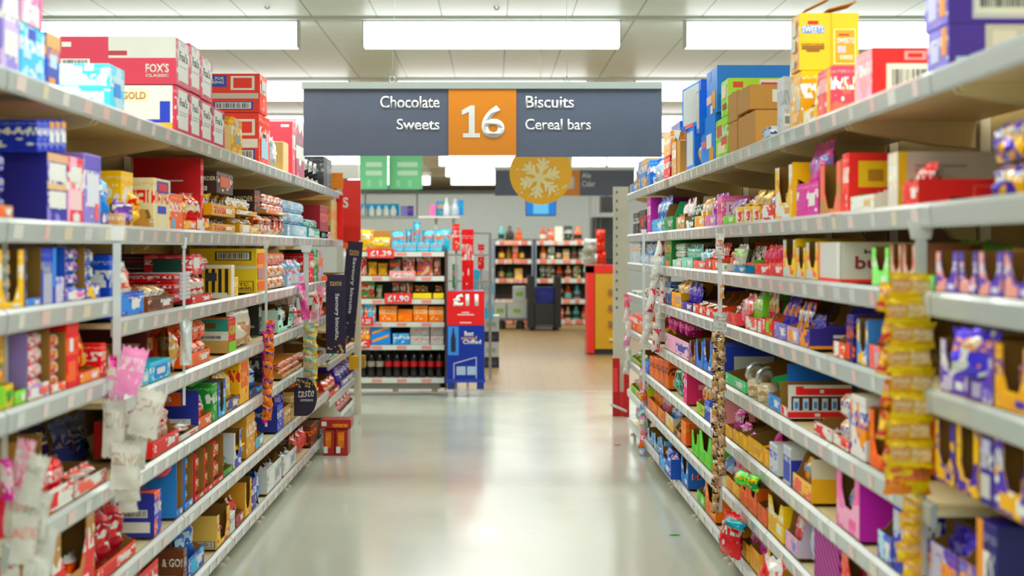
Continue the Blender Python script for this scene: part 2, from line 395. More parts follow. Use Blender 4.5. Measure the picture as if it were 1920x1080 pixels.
def fill(s, yc, z, inset, w, d, h, cont, where, seed, cap=9):
    """packs standing in a tray: (kind, colours, n, noun[, top]) - each pack an object of its own"""
    kind, cols, n, noun = cont[:4]; c = cols.split(); top = cont[4] if len(cont) > 4 else 1.0
    base = noun.split()[-1]; name = '_'.join(noun.split()[-2:]).replace('-', '_')
    cat = base; grp = noun + 's in ' + where
    hh = min(h*top, cap); sg = 1 if s == 'L' else -1
    M4 = Matrix.Translation((side_x(s, inset), yc, z)) @ Matrix.Rotation(ROT[s], 4, 'Z')
    def setp(o, x, y, zz, rx=0, ry=0, rz=0):
        o.matrix_world = M4 @ Matrix.Translation((x, y, zz)) @ Matrix.Rotation(rz, 4, 'Z') @ Matrix.Rotation(ry, 4, 'Y') @ Matrix.Rotation(rx, 4, 'X')
    rr = random.Random(seed)
    if kind == 'bag':            # a file of bags one behind the other, faces to the aisle
        th = min(.05, (d-.02)/n*.8); src = None
        for k in range(n):
            o = make_bag(w-.008, hh*rr.uniform(.92, 1.0), th, printed('film', *c), seed, name) if src is None else src.copy()
            if src is not None: COL.objects.link(o)
            src = o; setp(o, 0, .012+th*.6+k*(d-.03)/n, .004, -.03)
            tag(o, fit('%s %s' % (ORDD[n][k], noun), where), cat, grp)
    elif kind == 'bars':         # thin packs side by side along the aisle
        bw = w/n; src = None
        for k in range(n):
            if src is None: o = make_bag(d*.72, hh, bw*.8, printed('film', *c), seed, name); src = o
            else: o = src.copy(); COL.objects.link(o)
            kk = k if s == 'L' else n-1-k
            setp(o, -w/2+bw*(k+.5), d*.42, .004, 0, 0, math.pi/2)
            tag(o, fit(('%s %s' % (ORDW[n][kk], noun)).strip(), where), cat, grp)
    elif kind == 'up':           # bags side by side, faces to the aisle
        bw = w/n; src = None
        for k in range(n):
            if src is None: o = make_bag(bw*.96, hh, min(.06, bw*.5), printed('film', *c), seed, name); src = o
            else: o = src.copy(); COL.objects.link(o)
            kk = k if s == 'L' else n-1-k
            setp(o, -w/2+bw*(k+.5), .05, .004, -.06, 0, rr.uniform(-.08, .08))
            tag(o, fit(('%s %s' % (ORDW[n][kk], noun)).strip(), where), cat, grp)
    elif kind == 'stack':        # n x levels of packets; n = (columns, levels)
        nc, nl = n; bw, bh = w/nc, hh/nl; src = None
        for k in range(nc):
            for q in range(nl):
                if src is None: o = MB().box(-bw*.47, bw*.47, 0, d*.7, 0, bh*.95).build(name, printed('film', *c), None, False, min(bw, bh)*.22); src = o
                else: o = src.copy(); COL.objects.link(o)
                kk = k if s == 'L' else nc-1-k
                setp(o, -w/2+bw*(k+.5), .012, .004+q*bh)
                cc = ORDW[nc][kk] + ' ' if nc > 1 else ''
                tag(o, fit(('%s%s%s' % (ORDZ[nl][q], cc, noun)).strip(), where), cat, grp)
    elif kind == 'roll':         # wrapped rolls lying with their round ends to the aisle
        nc, nl = n; bw, bh = w/nc, hh/nl; r = min(bw, bh)*.47; src = None
        for k in range(nc):
            for q in range(nl):
                if src is None:
                    b = MB(); b.lathe([(r*.3, 0), (r*.9, .004), (r, .012), (r, d*.6), (r*.85, d*.6+.01)], 14)
                    b.v = [(x, zz, y) for x, y, zz in b.v]; o = b.build(name, printed('film', *c), None, True); src = o
                else: o = src.copy(); COL.objects.link(o)
                kk = k if s == 'L' else nc-1-k
                setp(o, -w/2+bw*(k+.5), .015, .006+r+q*bh)
                cc = ORDW[nc][kk] + ' ' if nc > 1 else ''
                tag(o, fit(('%s%s%s' % (ORDZ[nl][q], cc, noun)).strip(), where), cat, grp)
def tray(s, yc, z, inset, w, d, h, cols, hf, style, dec):
    c = cols.split(); c1 = c[0]; c2 = c[1] if len(c) > 1 else c1; c3 = c[2] if len(c) > 2 else 'wht'
    t = .004; o = empty('display_tray'); put(o, s, yc, z, inset)
    mats = [printed('flute' if style == 'flute' else 'tray', c1, c1 if style != 'flute' else c2, c1), kraft()]
    MB().box(-w/2, w/2, 0, d, 0, t).build('tray_base', mats[1], o)
    if style == 'cut':    prof = [(0, t), (d, t), (d, h), (d*.62, h), (d*.6, h*.8), (d*.5, max(hf, h*.55)), (d*.3, hf+(h-hf)*.22), (.02, hf), (0, hf)]
    elif style in ('high', 'open'): prof = [(0, t), (d, t), (d, h), (0, h)]
    elif style == 'wedge': prof = [(0, t), (d, t), (d, h), (d*.85, h), (.01, hf), (0, hf)]
    else: prof = [(0, t), (d, t), (d, h), (d*.3, h), (d*.2, h*.75), (d*.12, hf*1.2), (.015, hf), (0, hf)]
    for sx in (-1, 1):
        a, b = (-w/2, -w/2+t) if sx < 0 else (w/2-t, w/2)
        MB().prism(prof, 'x', a, b, 0 if sx < 0 else 1, 1 if sx < 0 else 0, 1).build('side_flap', mats, o)
    MB().box(-w/2+t, w/2-t, d-t, d, t, h).build('back_flap', mats[1], o)
    if style == 'high' or style == 'u':   # tall front with a U slot between two posts
        q = w*.2; hp = h*.97
        pts = [(-w/2+t, t), (w/2-t, t), (w/2-t, hp), (w/2-q, hp), (w/2-q, hf+q*.9), (w*.16, hf), (-w*.16, hf), (-w/2+q, hf+q*.9), (-w/2+q, hp), (-w/2+t, hp)]
    else: pts = [(-w/2+t, t), (w/2-t, t), (w/2-t, hf), (-w/2+t, hf)]
    f = MB().prism(pts, 'y', 0, t, 0, 1, 0).build('front_panel', [printed('tray', c1, c2, c3), mats[1]], o)
    if c2 != c1:
        hb = min(hf, h)*.62
        plate((-w*.36, 0, hf*.2), (w*.34, 0, 0), (0, 0, hb), (0, -1, 0), f, plain(c2), 'print_panel')
        plate((w*.08, 0, hf*.3), (w*.26, 0, 0), (0, 0, hb*.6), (0, -1, 0), f, plain(c3), 'print_panel')
    if dec: decorate(o, s, w, d, h, dec)
    return o
COUNT = [0]
def I(s, row, x0, x1, yt, kind, cols, label, d=.3, inset=.0145, cont=None, dec=(), hf=.38, style='norm', lift=0.0, rz=0.0, cat=None, name=None, group=None, short=None, low=None, gap=.003):
    """one product on a shelf: x0..x1 and yt are where its aisle face and near top corner come in the picture"""
    COUNT[0] += 1
    ya, yb = sorted((px2y(s, x0, inset), px2y(s, x1, inset))); w = yb-ya-2*gap; yc = (ya+yb)/2
    z = shelf_z(s, row, yc) + .0015 + lift; h = 1.5-(yt-VY)*ya/F - z
    if low: z = 1.5-(low-VY)*ya/F; h = 1.5-(yt-VY)*ya/F - z
    if row > 1:
        h = min(h, shelf_z(s, row-1, yc) - .036 - z)
        pass
    h = max(h, .012); c = cols.split()
    loc = '%s %s shelf' % (SIDE[s], ROWN[s][row-1]); full = label + ', ' + loc; seed = COUNT[0]
    if kind == 'carton':
        o = carton_mesh(w, d, h, printed('board', *c)); put(o, s, yc, z, inset, rz); o.name = name or 'carton'
        if dec: decorate(o, s, w, d, h, dec)
        else:
            decorate(o, s, w, d, h, [('n', .12, .12, .55, .34, 'bar')])
    elif kind == 'plain':
        o = carton_mesh(w, d, h, printed('tray', c[0], c[0], c[0]) if c[0] not in ('kft',) else kraft('kft')); put(o, s, yc, z, inset, rz); o.name = name or 'carton'
        decorate(o, s, w, d, h, dec); tape_on(o, s, w, d, h)
    elif kind == 'tray':
        o = tray(s, yc, z, inset, w, d, h, cols, h*hf, style, dec)
        if cont:
            for ct in (cont if isinstance(cont, list) else [cont]):
                fill(s, yc, z+.005, inset+.006, w-.014, d-.02, h*.93, ct, 'the ' + (short or label) + ', ' + loc, seed, shelf_z(s, row-1, yc) - .05 - z if row > 1 else 9)
    elif kind == 'loose':        # packs with no tray
        fill(s, yc, z, inset, w, d, h, cont, label + ', ' + loc, seed); return
    elif kind == 'bag':
        o = make_bag(w, h, min(.07, w*.45), printed('film', *c), seed, name or 'pouch'); put(o, s, yc, z, inset+.04, rz)
        o.rotation_euler = (Matrix.Rotation(ROT[s]+rz, 3, 'Z') @ Matrix.Rotation(-.12, 3, 'X')).to_euler()
    elif kind == 'flat':         # bag lying on the shelf
        th = max(.02, min(.06, h*.8)); o = make_bag(w, d, th, printed('film', *c), seed, name or 'pouch')
        o.matrix_world = Matrix.Translation((side_x(s, inset), yc, z+th*.62)) @ Matrix.Rotation(ROT[s]+rz, 4, 'Z') @ Matrix.Rotation(-math.pi/2, 4, 'X')
    if len(full.split()) > 16: print('LONG', len(full.split()), full)
    tag(o, full, cat or {'carton': 'carton', 'plain': 'carton', 'tray': 'tray', 'bag': 'pouch', 'flat': 'pouch'}[kind], group)
    return o
# ---------------- products, left gondola ----------------
L = lambda *a, **k: I('L', *a, **k)
# top shelf
L(1, 2, 37, -62, 'carton', 'lil lav wht', 'tall lilac carton at the near end', d=.3, dec=[('f', .1, .55, .9, .75, 'wht'), ('f', .15, .15, .85, .4, 'wht')])
L(1, 38, 85, 40, 'carton', '35b9e6 pal wht', 'bright blue carton with pale snow dots', d=.3, dec=[('f', .3, .74, .6, .95, 'blu'), ('f', .1, .35, .4, .5, 'pal'), ('f', .55, .15, .9, .3, 'pal')])
L(1, 40, 79, -40, 'carton', 'wht lpk pnk', 'white and pink carton lying on the snow-dot carton', d=.26, low=39, dec=[('f', .86, 0, 1, 1, 'pnk')])
L(1, 86, 113, 58, 'carton', '2a4aa8 blu amb', 'narrow navy carton with tan top panel', d=.3, dec=[('f', 0, .72, 1, 1, 'd6a866'), ('f', .25, .35, .75, .6, 'pal'), ('f', .2, .02, .6, .15, 'amb')])
o = L(1, 205, 234, 119, 'carton', '4fd0ee pal wht', 'pale turquoise carton with round white dots', d=.24, dec=[('n', 0, .04, .92, .36, 'wht'), ('n', .3, .5, .9, .64, 'pal'), ('n', .5, .78, .62, .94, 'wht'), ('n', .66, .84, .78, 1, 'wht'), ('n', .55, .14, .8, .24, '8fb0c4', 'E2'), ('f', .3, .3, .7, .6, 'azu')])
xs = [330, 356, 376, 398, 421]
for i, k in enumerate(('first', 'second', 'third', 'fourth')):
    dec = [('f', .15, .1, .85, .94, 'wht'), ('f', .24, .6, .78, .78, 'dgy', "Fox's"), ('f', .24, .46, .76, .48, 'gry'), ('f', .24, .4, .7, .42, 'gry'), ('f', .8, .8, .97, .92, 'dgy')]
    if i == 0: dec += [('n', 0, 0, .94, 1, 'wht'), ('n', 0, 0, .94, .2, 'e8c024'), ('n', .12, .2, .9, .27, 'blu'), ('n', .72, .2, .9, .66, 'blu'), ('n', .02, .66, .52, .9, 'f3ead0'), ('n', .06, .7, .48, .86, 'c08a2a', 'GOLD'), ('n', .32, .04, .64, .2, 'f3ead0'), ('n', .36, .07, .6, .17, 'c08a2a', 'GOLD')]
    L(1, xs[i], xs[i+1], 160+i*13, 'carton', 'd0405e d0405e wht', 'pink and white biscuit case, %s in the lower tier of four' % k, d=.23, name='biscuit_case', group='pink and white biscuit cases', dec=dec, gap=.001)
for i, k in enumerate(('first', 'second', 'third')):
    ybot = (158, 170, 183)[i]
    dec = [('f', .15, .12, .85, .95, 'wht'), ('f', .22, .55, .8, .75, 'dgy', "Fox's"), ('f', .24, .42, .76, .44, 'gry'), ('f', .35, .86, .6, .99, 'sil')]
    if i == 0: dec += [('n', 0, 0, 1, 1, 'c93a56'), ('n', .42, .62, 1, 1, 'd9dbd6'), ('n', .42, .55, 1, .64, 'd9dbd6'), ('n', .42, .6, .58, .7, 'a83a48'), ('n', .74, .24, .94, .43, 'wht', "FOX'S"), ('n', .74, .15, .94, .21, 'wht', 'CLASSIC'), ('n', .01, .4, .26, .53, 'bar'), ('n', .02, .78, .1, .88, 'wht')]
    L(1, xs[i], xs[i+1], (68, 80, 103)[i], 'carton', 'd0405e d0405e wht', 'pink and white biscuit case, %s in the upper tier of three' % k, d=.465 if i == 0 else .3, low=ybot, name='biscuit_case', group='pink and white biscuit cases', dec=dec, gap=.001)
L(1, 422, 434, 232, 'plain', 'tan', 'open tan card flap case beside the yellow case', d=.1)
L(1, 435, 454, 218, 'carton', 'yel gold wht', 'yellow case with silver tape next to the pink cases', d=.3, dec=[('f', .3, .3, .8, .55, 'gry'), ('f', .4, .75, .6, .98, 'sil')])
JD = [('n', 0, 0, 1, 1, 'e2320e'), ('n', .08, .66, .5, .96, '1c48a8'), ('n', .12, .84, .46, .92, 'wht', 'IDEAL FOR'), ('n', .12, .74, .46, .82, 'wht', 'SHARING'), ('n', .56, .58, .92, .94, 'wht'), ('n', .6, .63, .88, .89, 'e2320e'), ('n', 0, .36, .98, .5, 'c9c6c0'), ('n', .3, .08, .9, .28, 'bar', '1c48a8'), ('f', .2, .6, .8, .85, 'c9c6c0'), ('f', .4, .5, .6, .58, 'wht')]
L(1, 485, 506, 212, 'carton', 'e8401c sal wht', 'orange-red cracker case, lower of two with blue barcode', d=.26, name='cracker_case', dec=[('n', 0, 0, 1, 1, 'e2320e'), ('n', .3, .55, .92, .88, 'wht'), ('n', .36, .6, .86, .83, 'e2320e'), ('n', 0, .3, .98, .48, 'wht'), ('n', .25, .06, .92, .27, 'bar', '1c48a8'), ('f', .2, .12, .8, .5, 'pal'), ('f', .35, .55, .6, .62, 'dgy')])
L(1, 487, 501, 138, 'carton', 'e8401c sal wht', 'orange-red cracker case stacked on its twin', d=.36, low=211, name='cracker_case', dec=JD)
L(1, 507, 531, 245, 'bag', 'sil wht gry', 'grey-white foil bag leaning by the red case', name='foil_bag')
L(1, 531, 541, 265, 'plain', 'tan', 'small tan card box by the grey-white bag', d=.08)
L(1, 548, 554, 228, 'carton', 'e0465a sal wht', 'rose-red flat case standing behind the grey-white bag', d=.26, dec=[('n', 0, 0, 1, 1, 'e2465a'), ('n', .72, .9, .92, .95, 'wht')])
L(1, 555, 571, 222, 'carton', 'b02058 wht dgy', 'magenta and white case partly behind the aisle sign', d=.22, dec=[('f', 0, .32, 1, .55, 'wht'), ('n', 0, .55, 1, 1, 'b9b2b8')])
L(1, 572, 606, 292, 'loose', 'x', 'the row under the aisle sign', cont=('bars', 'wht blk gry', 4, 'white and black slim pack'), d=.3, gap=.01)
L(1, 607, 622, 293, 'carton', 'dgy 5a5d62 gry', 'dark grey box at the far end', d=.3, dec=[('f', .1, 0, .4, 1, 'blk')])
# second shelf
L(2, -8, 25, 278, 'tray', 'kft ora wht', 'kraft tray with orange lip at the near end', hf=.2, cont=('stack', 'pur blu wht', (1, 3), 'purple chocolate box'))
L(2, 88, 127, 285, 'carton', '2b2f9a lil wht', 'large royal blue chocolate case', d=.26, dec=[('n', 0, 0, 1, 1, '1c1c90'), ('f', .1, .6, .9, .86, 'wht'), ('f', .1, .2, .9, .45, 'wht'), ('f', 0, .88, 1, 1, 'e0b48a'), ('f', 0, .47, .9, .56, 'e6c090')], gap=.002)
for i in range(5):
    L(2, 70+i*11, 80+i*11, 224, 'carton', '1a2fae blu wht', 'slim blue advent box, %s on the large blue case' % ORD[i], d=.22, low=284, gap=.001, dec=[('f', .1, .3, .9, .6, 'wht'), ('f', .1, .75, .9, .95, 'e0a040')] if i > 1 else [], name='advent_box', group='advent boxes')
L(2, 128, 157, 292, 'carton', 'e0465a lpk wht', 'red and pink chocolate box beside the blue case', d=.2, dec=[('f', .1, .62, .85, .85, 'wht'), ('f', .1, .2, .85, .5, 'f3d3d8'), ('f', .3, .03, .7, .14, 'wht')])
L(2, 158, 190, 286, 'carton', '8f86d0 lil wht', 'lilac box with white snowman-like print area', d=.2, dec=[('f', .15, .25, .85, .72, 'e3e6f2'), ('f', .05, .78, .95, .97, '6a5cc0'), ('f', .6, .05, .8, .3, 'sal')])
L(2, 191, 204, 396, 'tray', 'pur wht lil', 'low purple tray at the lilac box', d=.12, hf=.9)
L(2, 228, 250, 320, 'carton', 'f0bc08 yel wht', 'golden yellow case behind the blue pouch', d=.2, inset=.05, dec=[('f', .1, .1, .3, .6, 'wht')])
L(2, 205, 222, 322, 'bag', '2aa6e0 azu wht', 'shiny sky-blue twisted pouch', name='sweet_pouch')
L(2, 223, 236, 400, 'carton', 'e0a060 tan wht', 'small caramel pack by the blue pouch', d=.12)
L(2, 237, 264, 372, 'bag', '7c4fb0 lil wht', 'small purple pouch in a lilac dispenser', name='sweet_pouch')
L(2, 256, 277, 350, 'bag', 'f2b60c yel d8141c', 'yellow pouch with red top seal leaning forward', name='sweet_pouch', rz=.2)
L(2, 289, 320, 333, 'carton', 'e6d9a8 crm d8141c', 'tall cream box with red badge', d=.16, dec=[('f', .15, .72, .85, .95, '2b3a9a'), ('f', .25, .76, .75, .9, 'd8141c'), ('f', .2, .3, .7, .45, 'blu')])
L(2, 279, 288, 392, 'tray', 'kft', 'small kraft tray before the cream box', d=.06, hf=.5)
o = L(2, 376, 382, 296, 'carton', 'e01818 red wht', 'big red case lying behind the cream box', d=.3, inset=.05, dec=[('n', 0, 0, 1, 1, 'cc0f1c'), ('n', .4, .68, .74, .7, 'wht'), ('n', .68, .46, .88, .52, 'pal'), ('n', .66, .38, .86, .42, 'wht'), ('n', .5, .02, .96, .28, 'c9c6c0'), ('n', .02, .1, .3, .5, 'wht'), ('n', .02, .5, .62, .55, 'blu')])
L(2, 321, 343, 362, 'carton', 'f0690f ora wht', 'plain orange box with blue corner mark', d=.16, dec=[('f', .05, .05, .3, .3, 'sky')])
L(2, 344, 368, 368, 'tray', 'ora yel wht', 'orange tray of foil packs', hf=.3, style='cut', cont=('up', 'f0690f yel wht', 2, 'orange foil pack'))
L(2, 369, 392, 360, 'tray', 'red wht yel', 'red swoop-sided tray', hf=.35, style='cut', cont=('up', 'red yel wht', 2, 'red striped foil pack'))
for yt_, low_, k, n_ in ((405, None, 'lower', 3), (362, 404, 'upper', 3)):
    L(2, 397, 441, yt_, 'tray', 'e0a812 gold wht', '%s gold tray of wafer bars' % k, hf=.55, low=low_, style='cut', cont=('bars', 'e0a812 cho wht', n_, 'gold wafer bar'), dec=[('f', .08, .12, .6, .42, 'd8141c', 'TWIX')])
L(2, 406, 437, 320, 'carton', '4a2416 cho wht', 'dark brown biscuit carton above the gold trays', d=.11, low=361, dec=[('n', 0, 0, 1, 1, '3a1c12'), ('n', .2, .55, .96, .75, 'e8dcc0', 'BORDER'), ('n', .05, .1, .6, .3, 'bar'), ('f', .2, .3, .8, .8, 'd0601c')])
L(2, 477, 488, 355, 'carton', '4a2416 cho d0601c', 'dark brown biscuit carton behind the white-gold trays', d=.16, inset=.04, low=400, dec=[('n', 0, 0, 1, 1, '3a1c12'), ('n', .3, .5, .95, .72, 'e8dcc0', 'BORDER')])
L(2, 443, 482, 369, 'tray', 'd8a012 wht gold', 'upper gold and white sloping tray', hf=.3, low=402, style='wedge', cont=('up', 'd8a012 wht gold', 2, 'gold biscuit pack'))
L(2, 449, 485, 404, 'tray', 'd8a012 wht crm', 'lower gold and white tray', hf=.5, cont=('up', 'd8a012 e8c040 wht', 2, 'gold biscuit pack'))
L(2, 487, 514, 402, 'loose', 'x', 'the lower tier past the gold trays', cont=('stack', 'wht ora brn', (2, 1), 'white and orange carton'), d=.25)
L(2, 515, 537, 402, 'loose', 'x', 'the lower tier by the pale blue packs', cont=('stack', 'd04818 wht cho', (2, 1), 'rust-red biscuit pack'), d=.25)
L(2, 499, 536, 362, 'tray', 'kft ora wht', 'kraft tray of layered rust-red packs', hf=.2, low=400, cont=('stack', 'd04818 wht ora', (3, 2), 'rust-red wafer pack'))
L(2, 539, 575, 370, 'tray', '9cc8e8 pal wht', 'pale blue tray of sponge bars', hf=.3, style='cut', cont=('stack', '9cc8e8 pal wht', (2, 3), 'pale blue bar box'))
L(2, 600, 615, 384, 'carton', '9a1228 crim sal', 'crimson biscuit carton at the far end', d=.3, dec=[('n', 0, 0, 1, 1, '9a1228'), ('n', .5, .3, .85, .34, 'sal'), ('n', .5, .45, .9, .55, 'c05060')])
L(2, 579, 599, 410, 'tray', 'teal wht mint', 'teal tray of small packs', hf=.5, d=.2, cont=('stack', 'teal wht mint', (2, 2), 'teal bar pack'))
L(2, 600, 620, 420, 'tray', 'wht teal pnk', 'white tray of small bars at the far end', hf=.5, d=.02, inset=.0145)
L(2, 621, 632, 375, 'carton', 'd8b878 tan ora', 'tall tan biscuit box by the red end panel', d=.3)
# third shelf
L(3, -8, 46, 465, 'tray', 'f0c008 yel wht', 'yellow open tray of tube sweets', hf=.12, style='high', cont=('roll', 'wht yel gold', (2, 4), 'yellow and white biscuit roll'))
L(3, 47, 78, 464, 'tray', '1d4cc0 azu wht', 'blue tray of silver-blue rolls', hf=.14, style='open', cont=('roll', 'pal sky blu', (1, 3), 'silver-blue biscuit roll'))
L(3, 79, 105, 465, 'carton', '1838b0 blu gry', 'tall blue box with grey side label', d=.25, dec=[('f', .05, .02, .7, .55, 'b0b4c8'), ('f', .75, .3, 1, 1, 'azu')])
L(3, 106, 121, 520, 'carton', 'c8c4d8 lil wht', 'pale lilac low pack in front of the gap', d=.1)
L(3, 122, 160, 463, 'tray', '2a62c8 wht pnk', 'blue tray of patterned packs', hf=.22, style='open', cont=('stack', '2a62c8 wht pnk', (2, 4), 'blue and white biscuit pack'))
L(3, 161, 188, 465, 'tray', '1d4cc0 yel wht', 'blue-and-yellow tray of snack packs', hf=.3, style='cut', cont=('stack', 'pal 2a62c8 yel', (1, 3), 'silver-blue snack bag'))
L(3, 213, 270, 535, 'tray', '1248b8 azu wht', 'blue tray with cut front beside the white strip', hf=.75, d=.26, cont=('up', 'wht sal tan', 2, 'white cracker pouch', 1.7))
L(3, 205, 212, 478, 'carton', '1248b8 blu wht', 'blue flap panel box behind the hanging strip', d=.2, dec=[('n', .3, .5, .9, .7, 'wht'), ('n', .4, .2, .6, .4, 'pal')])
L(3, 277, 325, 540, 'tray', '8a4a24 brn wht', 'brown tray of biscuit fingers', hf=.6, d=.2, cont=('up', '8a4a24 tan wht', 3, 'brown biscuit pack'))
L(3, 338, 346, 476, 'carton', '8a1420 crim wht', 'dark red biscuit case behind the red stack', d=.4, inset=.1, low=512, dec=[('n', 0, 0, 1, 1, '7c101c'), ('n', .3, .2, .98, .28, 'wht'), ('n', .32, .4, .96, .8, 'wht'), ('n', .335, .43, .94, .77, '0e4a3c'), ('n', .4, .5, .62, .7, 'c85a60')])
for q in range(3):
    L(3, 326, 337, 514+q*18, 'carton', 'c81018 dred wht', 'glossy red chocolate slab, %s in the low red stack' % ('top', 'middle', 'bottom')[q], d=.3, low=531+q*18, gap=.001, dec=[('f', .1, .1, .9, .4, 'dred')], name='chocolate_slab', group='red chocolate slabs')
for q in range(7):
    L(3, 338, 357, 512+q*7.4, 'carton', 'b8d4e8 wht red', 'blue-white wafer pack, %s down in the striped pile' % ORD[q], d=.22, low=518.6+q*7.4, gap=.001, dec=[('f', 0, .3, 1, .55, 'e9ebe6')], name='wafer_pack', group='striped wafer packs')
L(3, 358, 378, 478, 'carton', 'd0283c sal wht', 'red box with white square label', d=.2, low=515, dec=[('f', .25, .3, .8, .85, 'wht'), ('n', .2, .1, .8, .8, '1c4a3c')])
L(3, 360, 398, 518, 'tray', 'd0283c red wht', 'red swoop tray of shortbread', hf=.3, style='cut', cont=('up', 'd0283c f0e0d0 wht', 3, 'red and clear shortbread pack'))
L(3, 379, 399, 476, 'bag', 'c81830 dred wht', 'crumpled dark red pouch above the shortbread tray', name='biscuit_pouch', low=516)
L(3, 434, 440, 497, 'carton', 'e9e6da wht crm', 'black and yellow striped cracker case', d=.2, dec=[('n', 0, 0, 1, 1, 'wht'), ('n', .02, .06, .98, .9, 'f0c008')] + [('n', .04+.16*k, .08, .12+.16*k, .88, 'blk') for k in range(6)] + [('n', .36, .5, .64, .76, '30363e'), ('n', .1, 0, .9, .14, 'e9e6da')])
L(3, 441, 447, 520, 'carton', 'e8c020 yel wht', 'narrow yellow box between the big cases', d=.2)
L(3, 481, 497, 466, 'carton', 'f0d010 yel ora', 'large bright yellow oat case with barcode', d=.36, name='oat_case', dec=[('n', 0, 0, 1, 1, 'eccb0e'), ('n', .38, .73, .92, .93, 'bar', '3a2c08'), ('n', .5, 0, 1, .56, 'f2d41a'), ('n', .5, .54, 1, .6, 'e8e6dc'), ('n', .66, .03, .96, .26, '8a5a10'), ('n', .68, .045, .94, .245, 'f2d41a'), ('n', .74, .15, .88, .22, '5a3a08', 'TC'), ('n', .7, .06, .92, .13, '5a3a08', '6600'), ('f', .1, .66, .9, .9, 'ora'), ('f', .1, .3, .9, .55, 'c08a8a'), ('f', .1, .05, .9, .25, 'ora')])
L(3, 498, 537, 500, 'loose', 'x', 'the lower tier by the yellow oat case', cont=('stack', 'e07018 wht tan', (3, 2), 'orange bar carton'), d=.3)
L(3, 499, 537, 474, 'loose', 'x', 'the upper tier by the yellow oat case', cont=('stack', 'e8862c sal wht', (3, 1), 'orange cereal bar box'), d=.3, low=499)
L(3, 539, 577, 487, 'tray', '9cc8e8 wht pnk', 'light blue tray of cereal bars', hf=.45, d=.25, cont=('up', '9cc8e8 pnk wht', 3, 'light blue bar pack'))
L(3, 580, 588, 475, 'carton', 'd8141c red wht', 'slim red box by the white clip strip', d=.25, dec=[('f', .3, .6, .8, .7, 'wht')])
L(3, 589, 597, 468, 'carton', '2a7a5a mint crm', 'slim green and cream box', d=.25)
L(3, 598, 606, 470, 'carton', 'c8a890 lav ora', 'slim mauve snack box at the bay end', d=.25)
# fourth shelf
L(4, -6, 26, 618, 'tray', 'f0c020 lime grn', 'yellow and green tray of yellow sweets', hf=.3, style='cut', cont=('stack', 'f0c020 ora grn', (2, 2), 'yellow sweet bag'))
L(4, 27, 50, 652, 'tray', '7fe020 lime wht', 'lime green thin-sided tray', hf=.25, style='cut', cont=('up', 'f0a020 58b82c wht', 2, 'orange and green bag'))
L(4, 51, 93, 625, 'tray', 'a48ad0 wht ora', 'lilac-edged white tray of pink bags', hf=.22, style='open', cont=('stack', 'f3e4e4 e0506c wht', (2, 4), 'white and pink snack bag'))
L(4, 94, 124, 628, 'tray', 'f0705c wht ora', 'coral tray of red and white bags', hf=.16, style='open', cont=('stack', 'f0d8d0 e04050 yel', (1, 4), 'red and white snack bag'))
L(4, 125, 148, 605, 'carton', 'd8181c red ora', 'tall red box on the near bay', d=.2, dec=[('f', .1, .1, .7, .4, 'ora'), ('f', .2, .55, .5, .75, 'wht')])
L(4, 149, 188, 632, 'tray', 'f0503c amb wht', 'orange-red tray of yellow bags', hf=.25, style='cut', cont=('up', 'f0b010 d8301c ora', 2, 'yellow and red crisp bag'))
L(4, 189, 200, 645, 'carton', 'e01818 red wht', 'red end flap box beside the pink sachets', d=.22)
L(4, 232, 246, 650, 'tray', 'kft', 'plain kraft tray behind the pink sachets', hf=.6, d=.2)
L(4, 275, 287, 612, 'carton', '8a2420 crim tan', 'brown-red case behind the cyan packs', d=.28, inset=.1, dec=[('n', 0, 0, 1, 1, '74201c'), ('n', .3, .6, .9, .66, 'tan'), ('n', .55, 0, 1, .5, 'c89a50'), ('n', .1, .2, .35, .35, 'gry')])
L(4, 282, 320, 682, 'carton', '28b8d8 sky wht', 'small cyan box lying in front', d=.1, dec=[('n', .1, .2, .35, .8, 'blu'), ('f', .2, .2, .8, .8, 'azu'), ('f', .3, .35, .7, .65, 'wht')])
L(4, 255, 280, 660, 'tray', '8cd0e8 sky wht', 'cyan dispenser of small packs', hf=.4, d=.2, cont=('up', '8cd0e8 wht ora', 2, 'cyan snack pack'))
L(4, 322, 352, 612, 'bag', 'd8a020 d8141c wht', 'gold and red foil bag slumped over', name='foil_bag', rz=.3)
L(4, 353, 394, 605, 'tray', 'f0690f ora wht', 'orange-red tray of tall packs', hf=.3, cont=('stack', 'f07028 d8301c wht', (3, 2), 'orange biscuit box'))
L(4, 428, 442, 597, 'carton', 'd0141c red lime', 'teal, white and kraft case with red end', d=.2, dec=[('n', 0, 0, 1, 1, 'd0a860'), ('n', 0, .36, 1, .62, 'e8e4dc'), ('n', 0, .62, 1, .98, '2f8f80'), ('n', .3, .7, .7, .86, '6a4a1c'), ('n', .2, .38, .9, .52, 'bar'), ('n', .05, .1, .2, .2, 'd8141c'), ('f', 0, 0, 1, .3, 'lime')])
L(4, 446, 486, 570, 'bag', 'e9e2cf c08a50 wht', 'big white and caramel bag of mini biscuits', name='biscuit_bag', dec=())
L(4, 485, 491, 560, 'carton', '20242c dgy wht', 'black biscuit case behind the white bag', d=.25, inset=.1, dec=[('n', 0, 0, 1, 1, '1c2026'), ('n', .4, .5, .7, .7, 'wht'), ('n', .3, .2, .9, .26, 'gry')])
L(4, 521, 550, 582, 'tray', 'bfe0d0 mint blk', 'pale mint tray with black arch', hf=.2, style='high', cont=('up', '202428 gry wht', 2, 'black biscuit pouch'))
L(4, 551, 568, 575, 'tray', 'f0a0b8 lpk wht', 'pale pink tray of snack packs', hf=.4, style='cut', cont=('up', 'e88098 wht red', 2, 'pink snack pouch'))
L(4, 597, 607, 585, 'carton', 'e0401c red wht', 'red box past the yellow clip packs', d=.25)
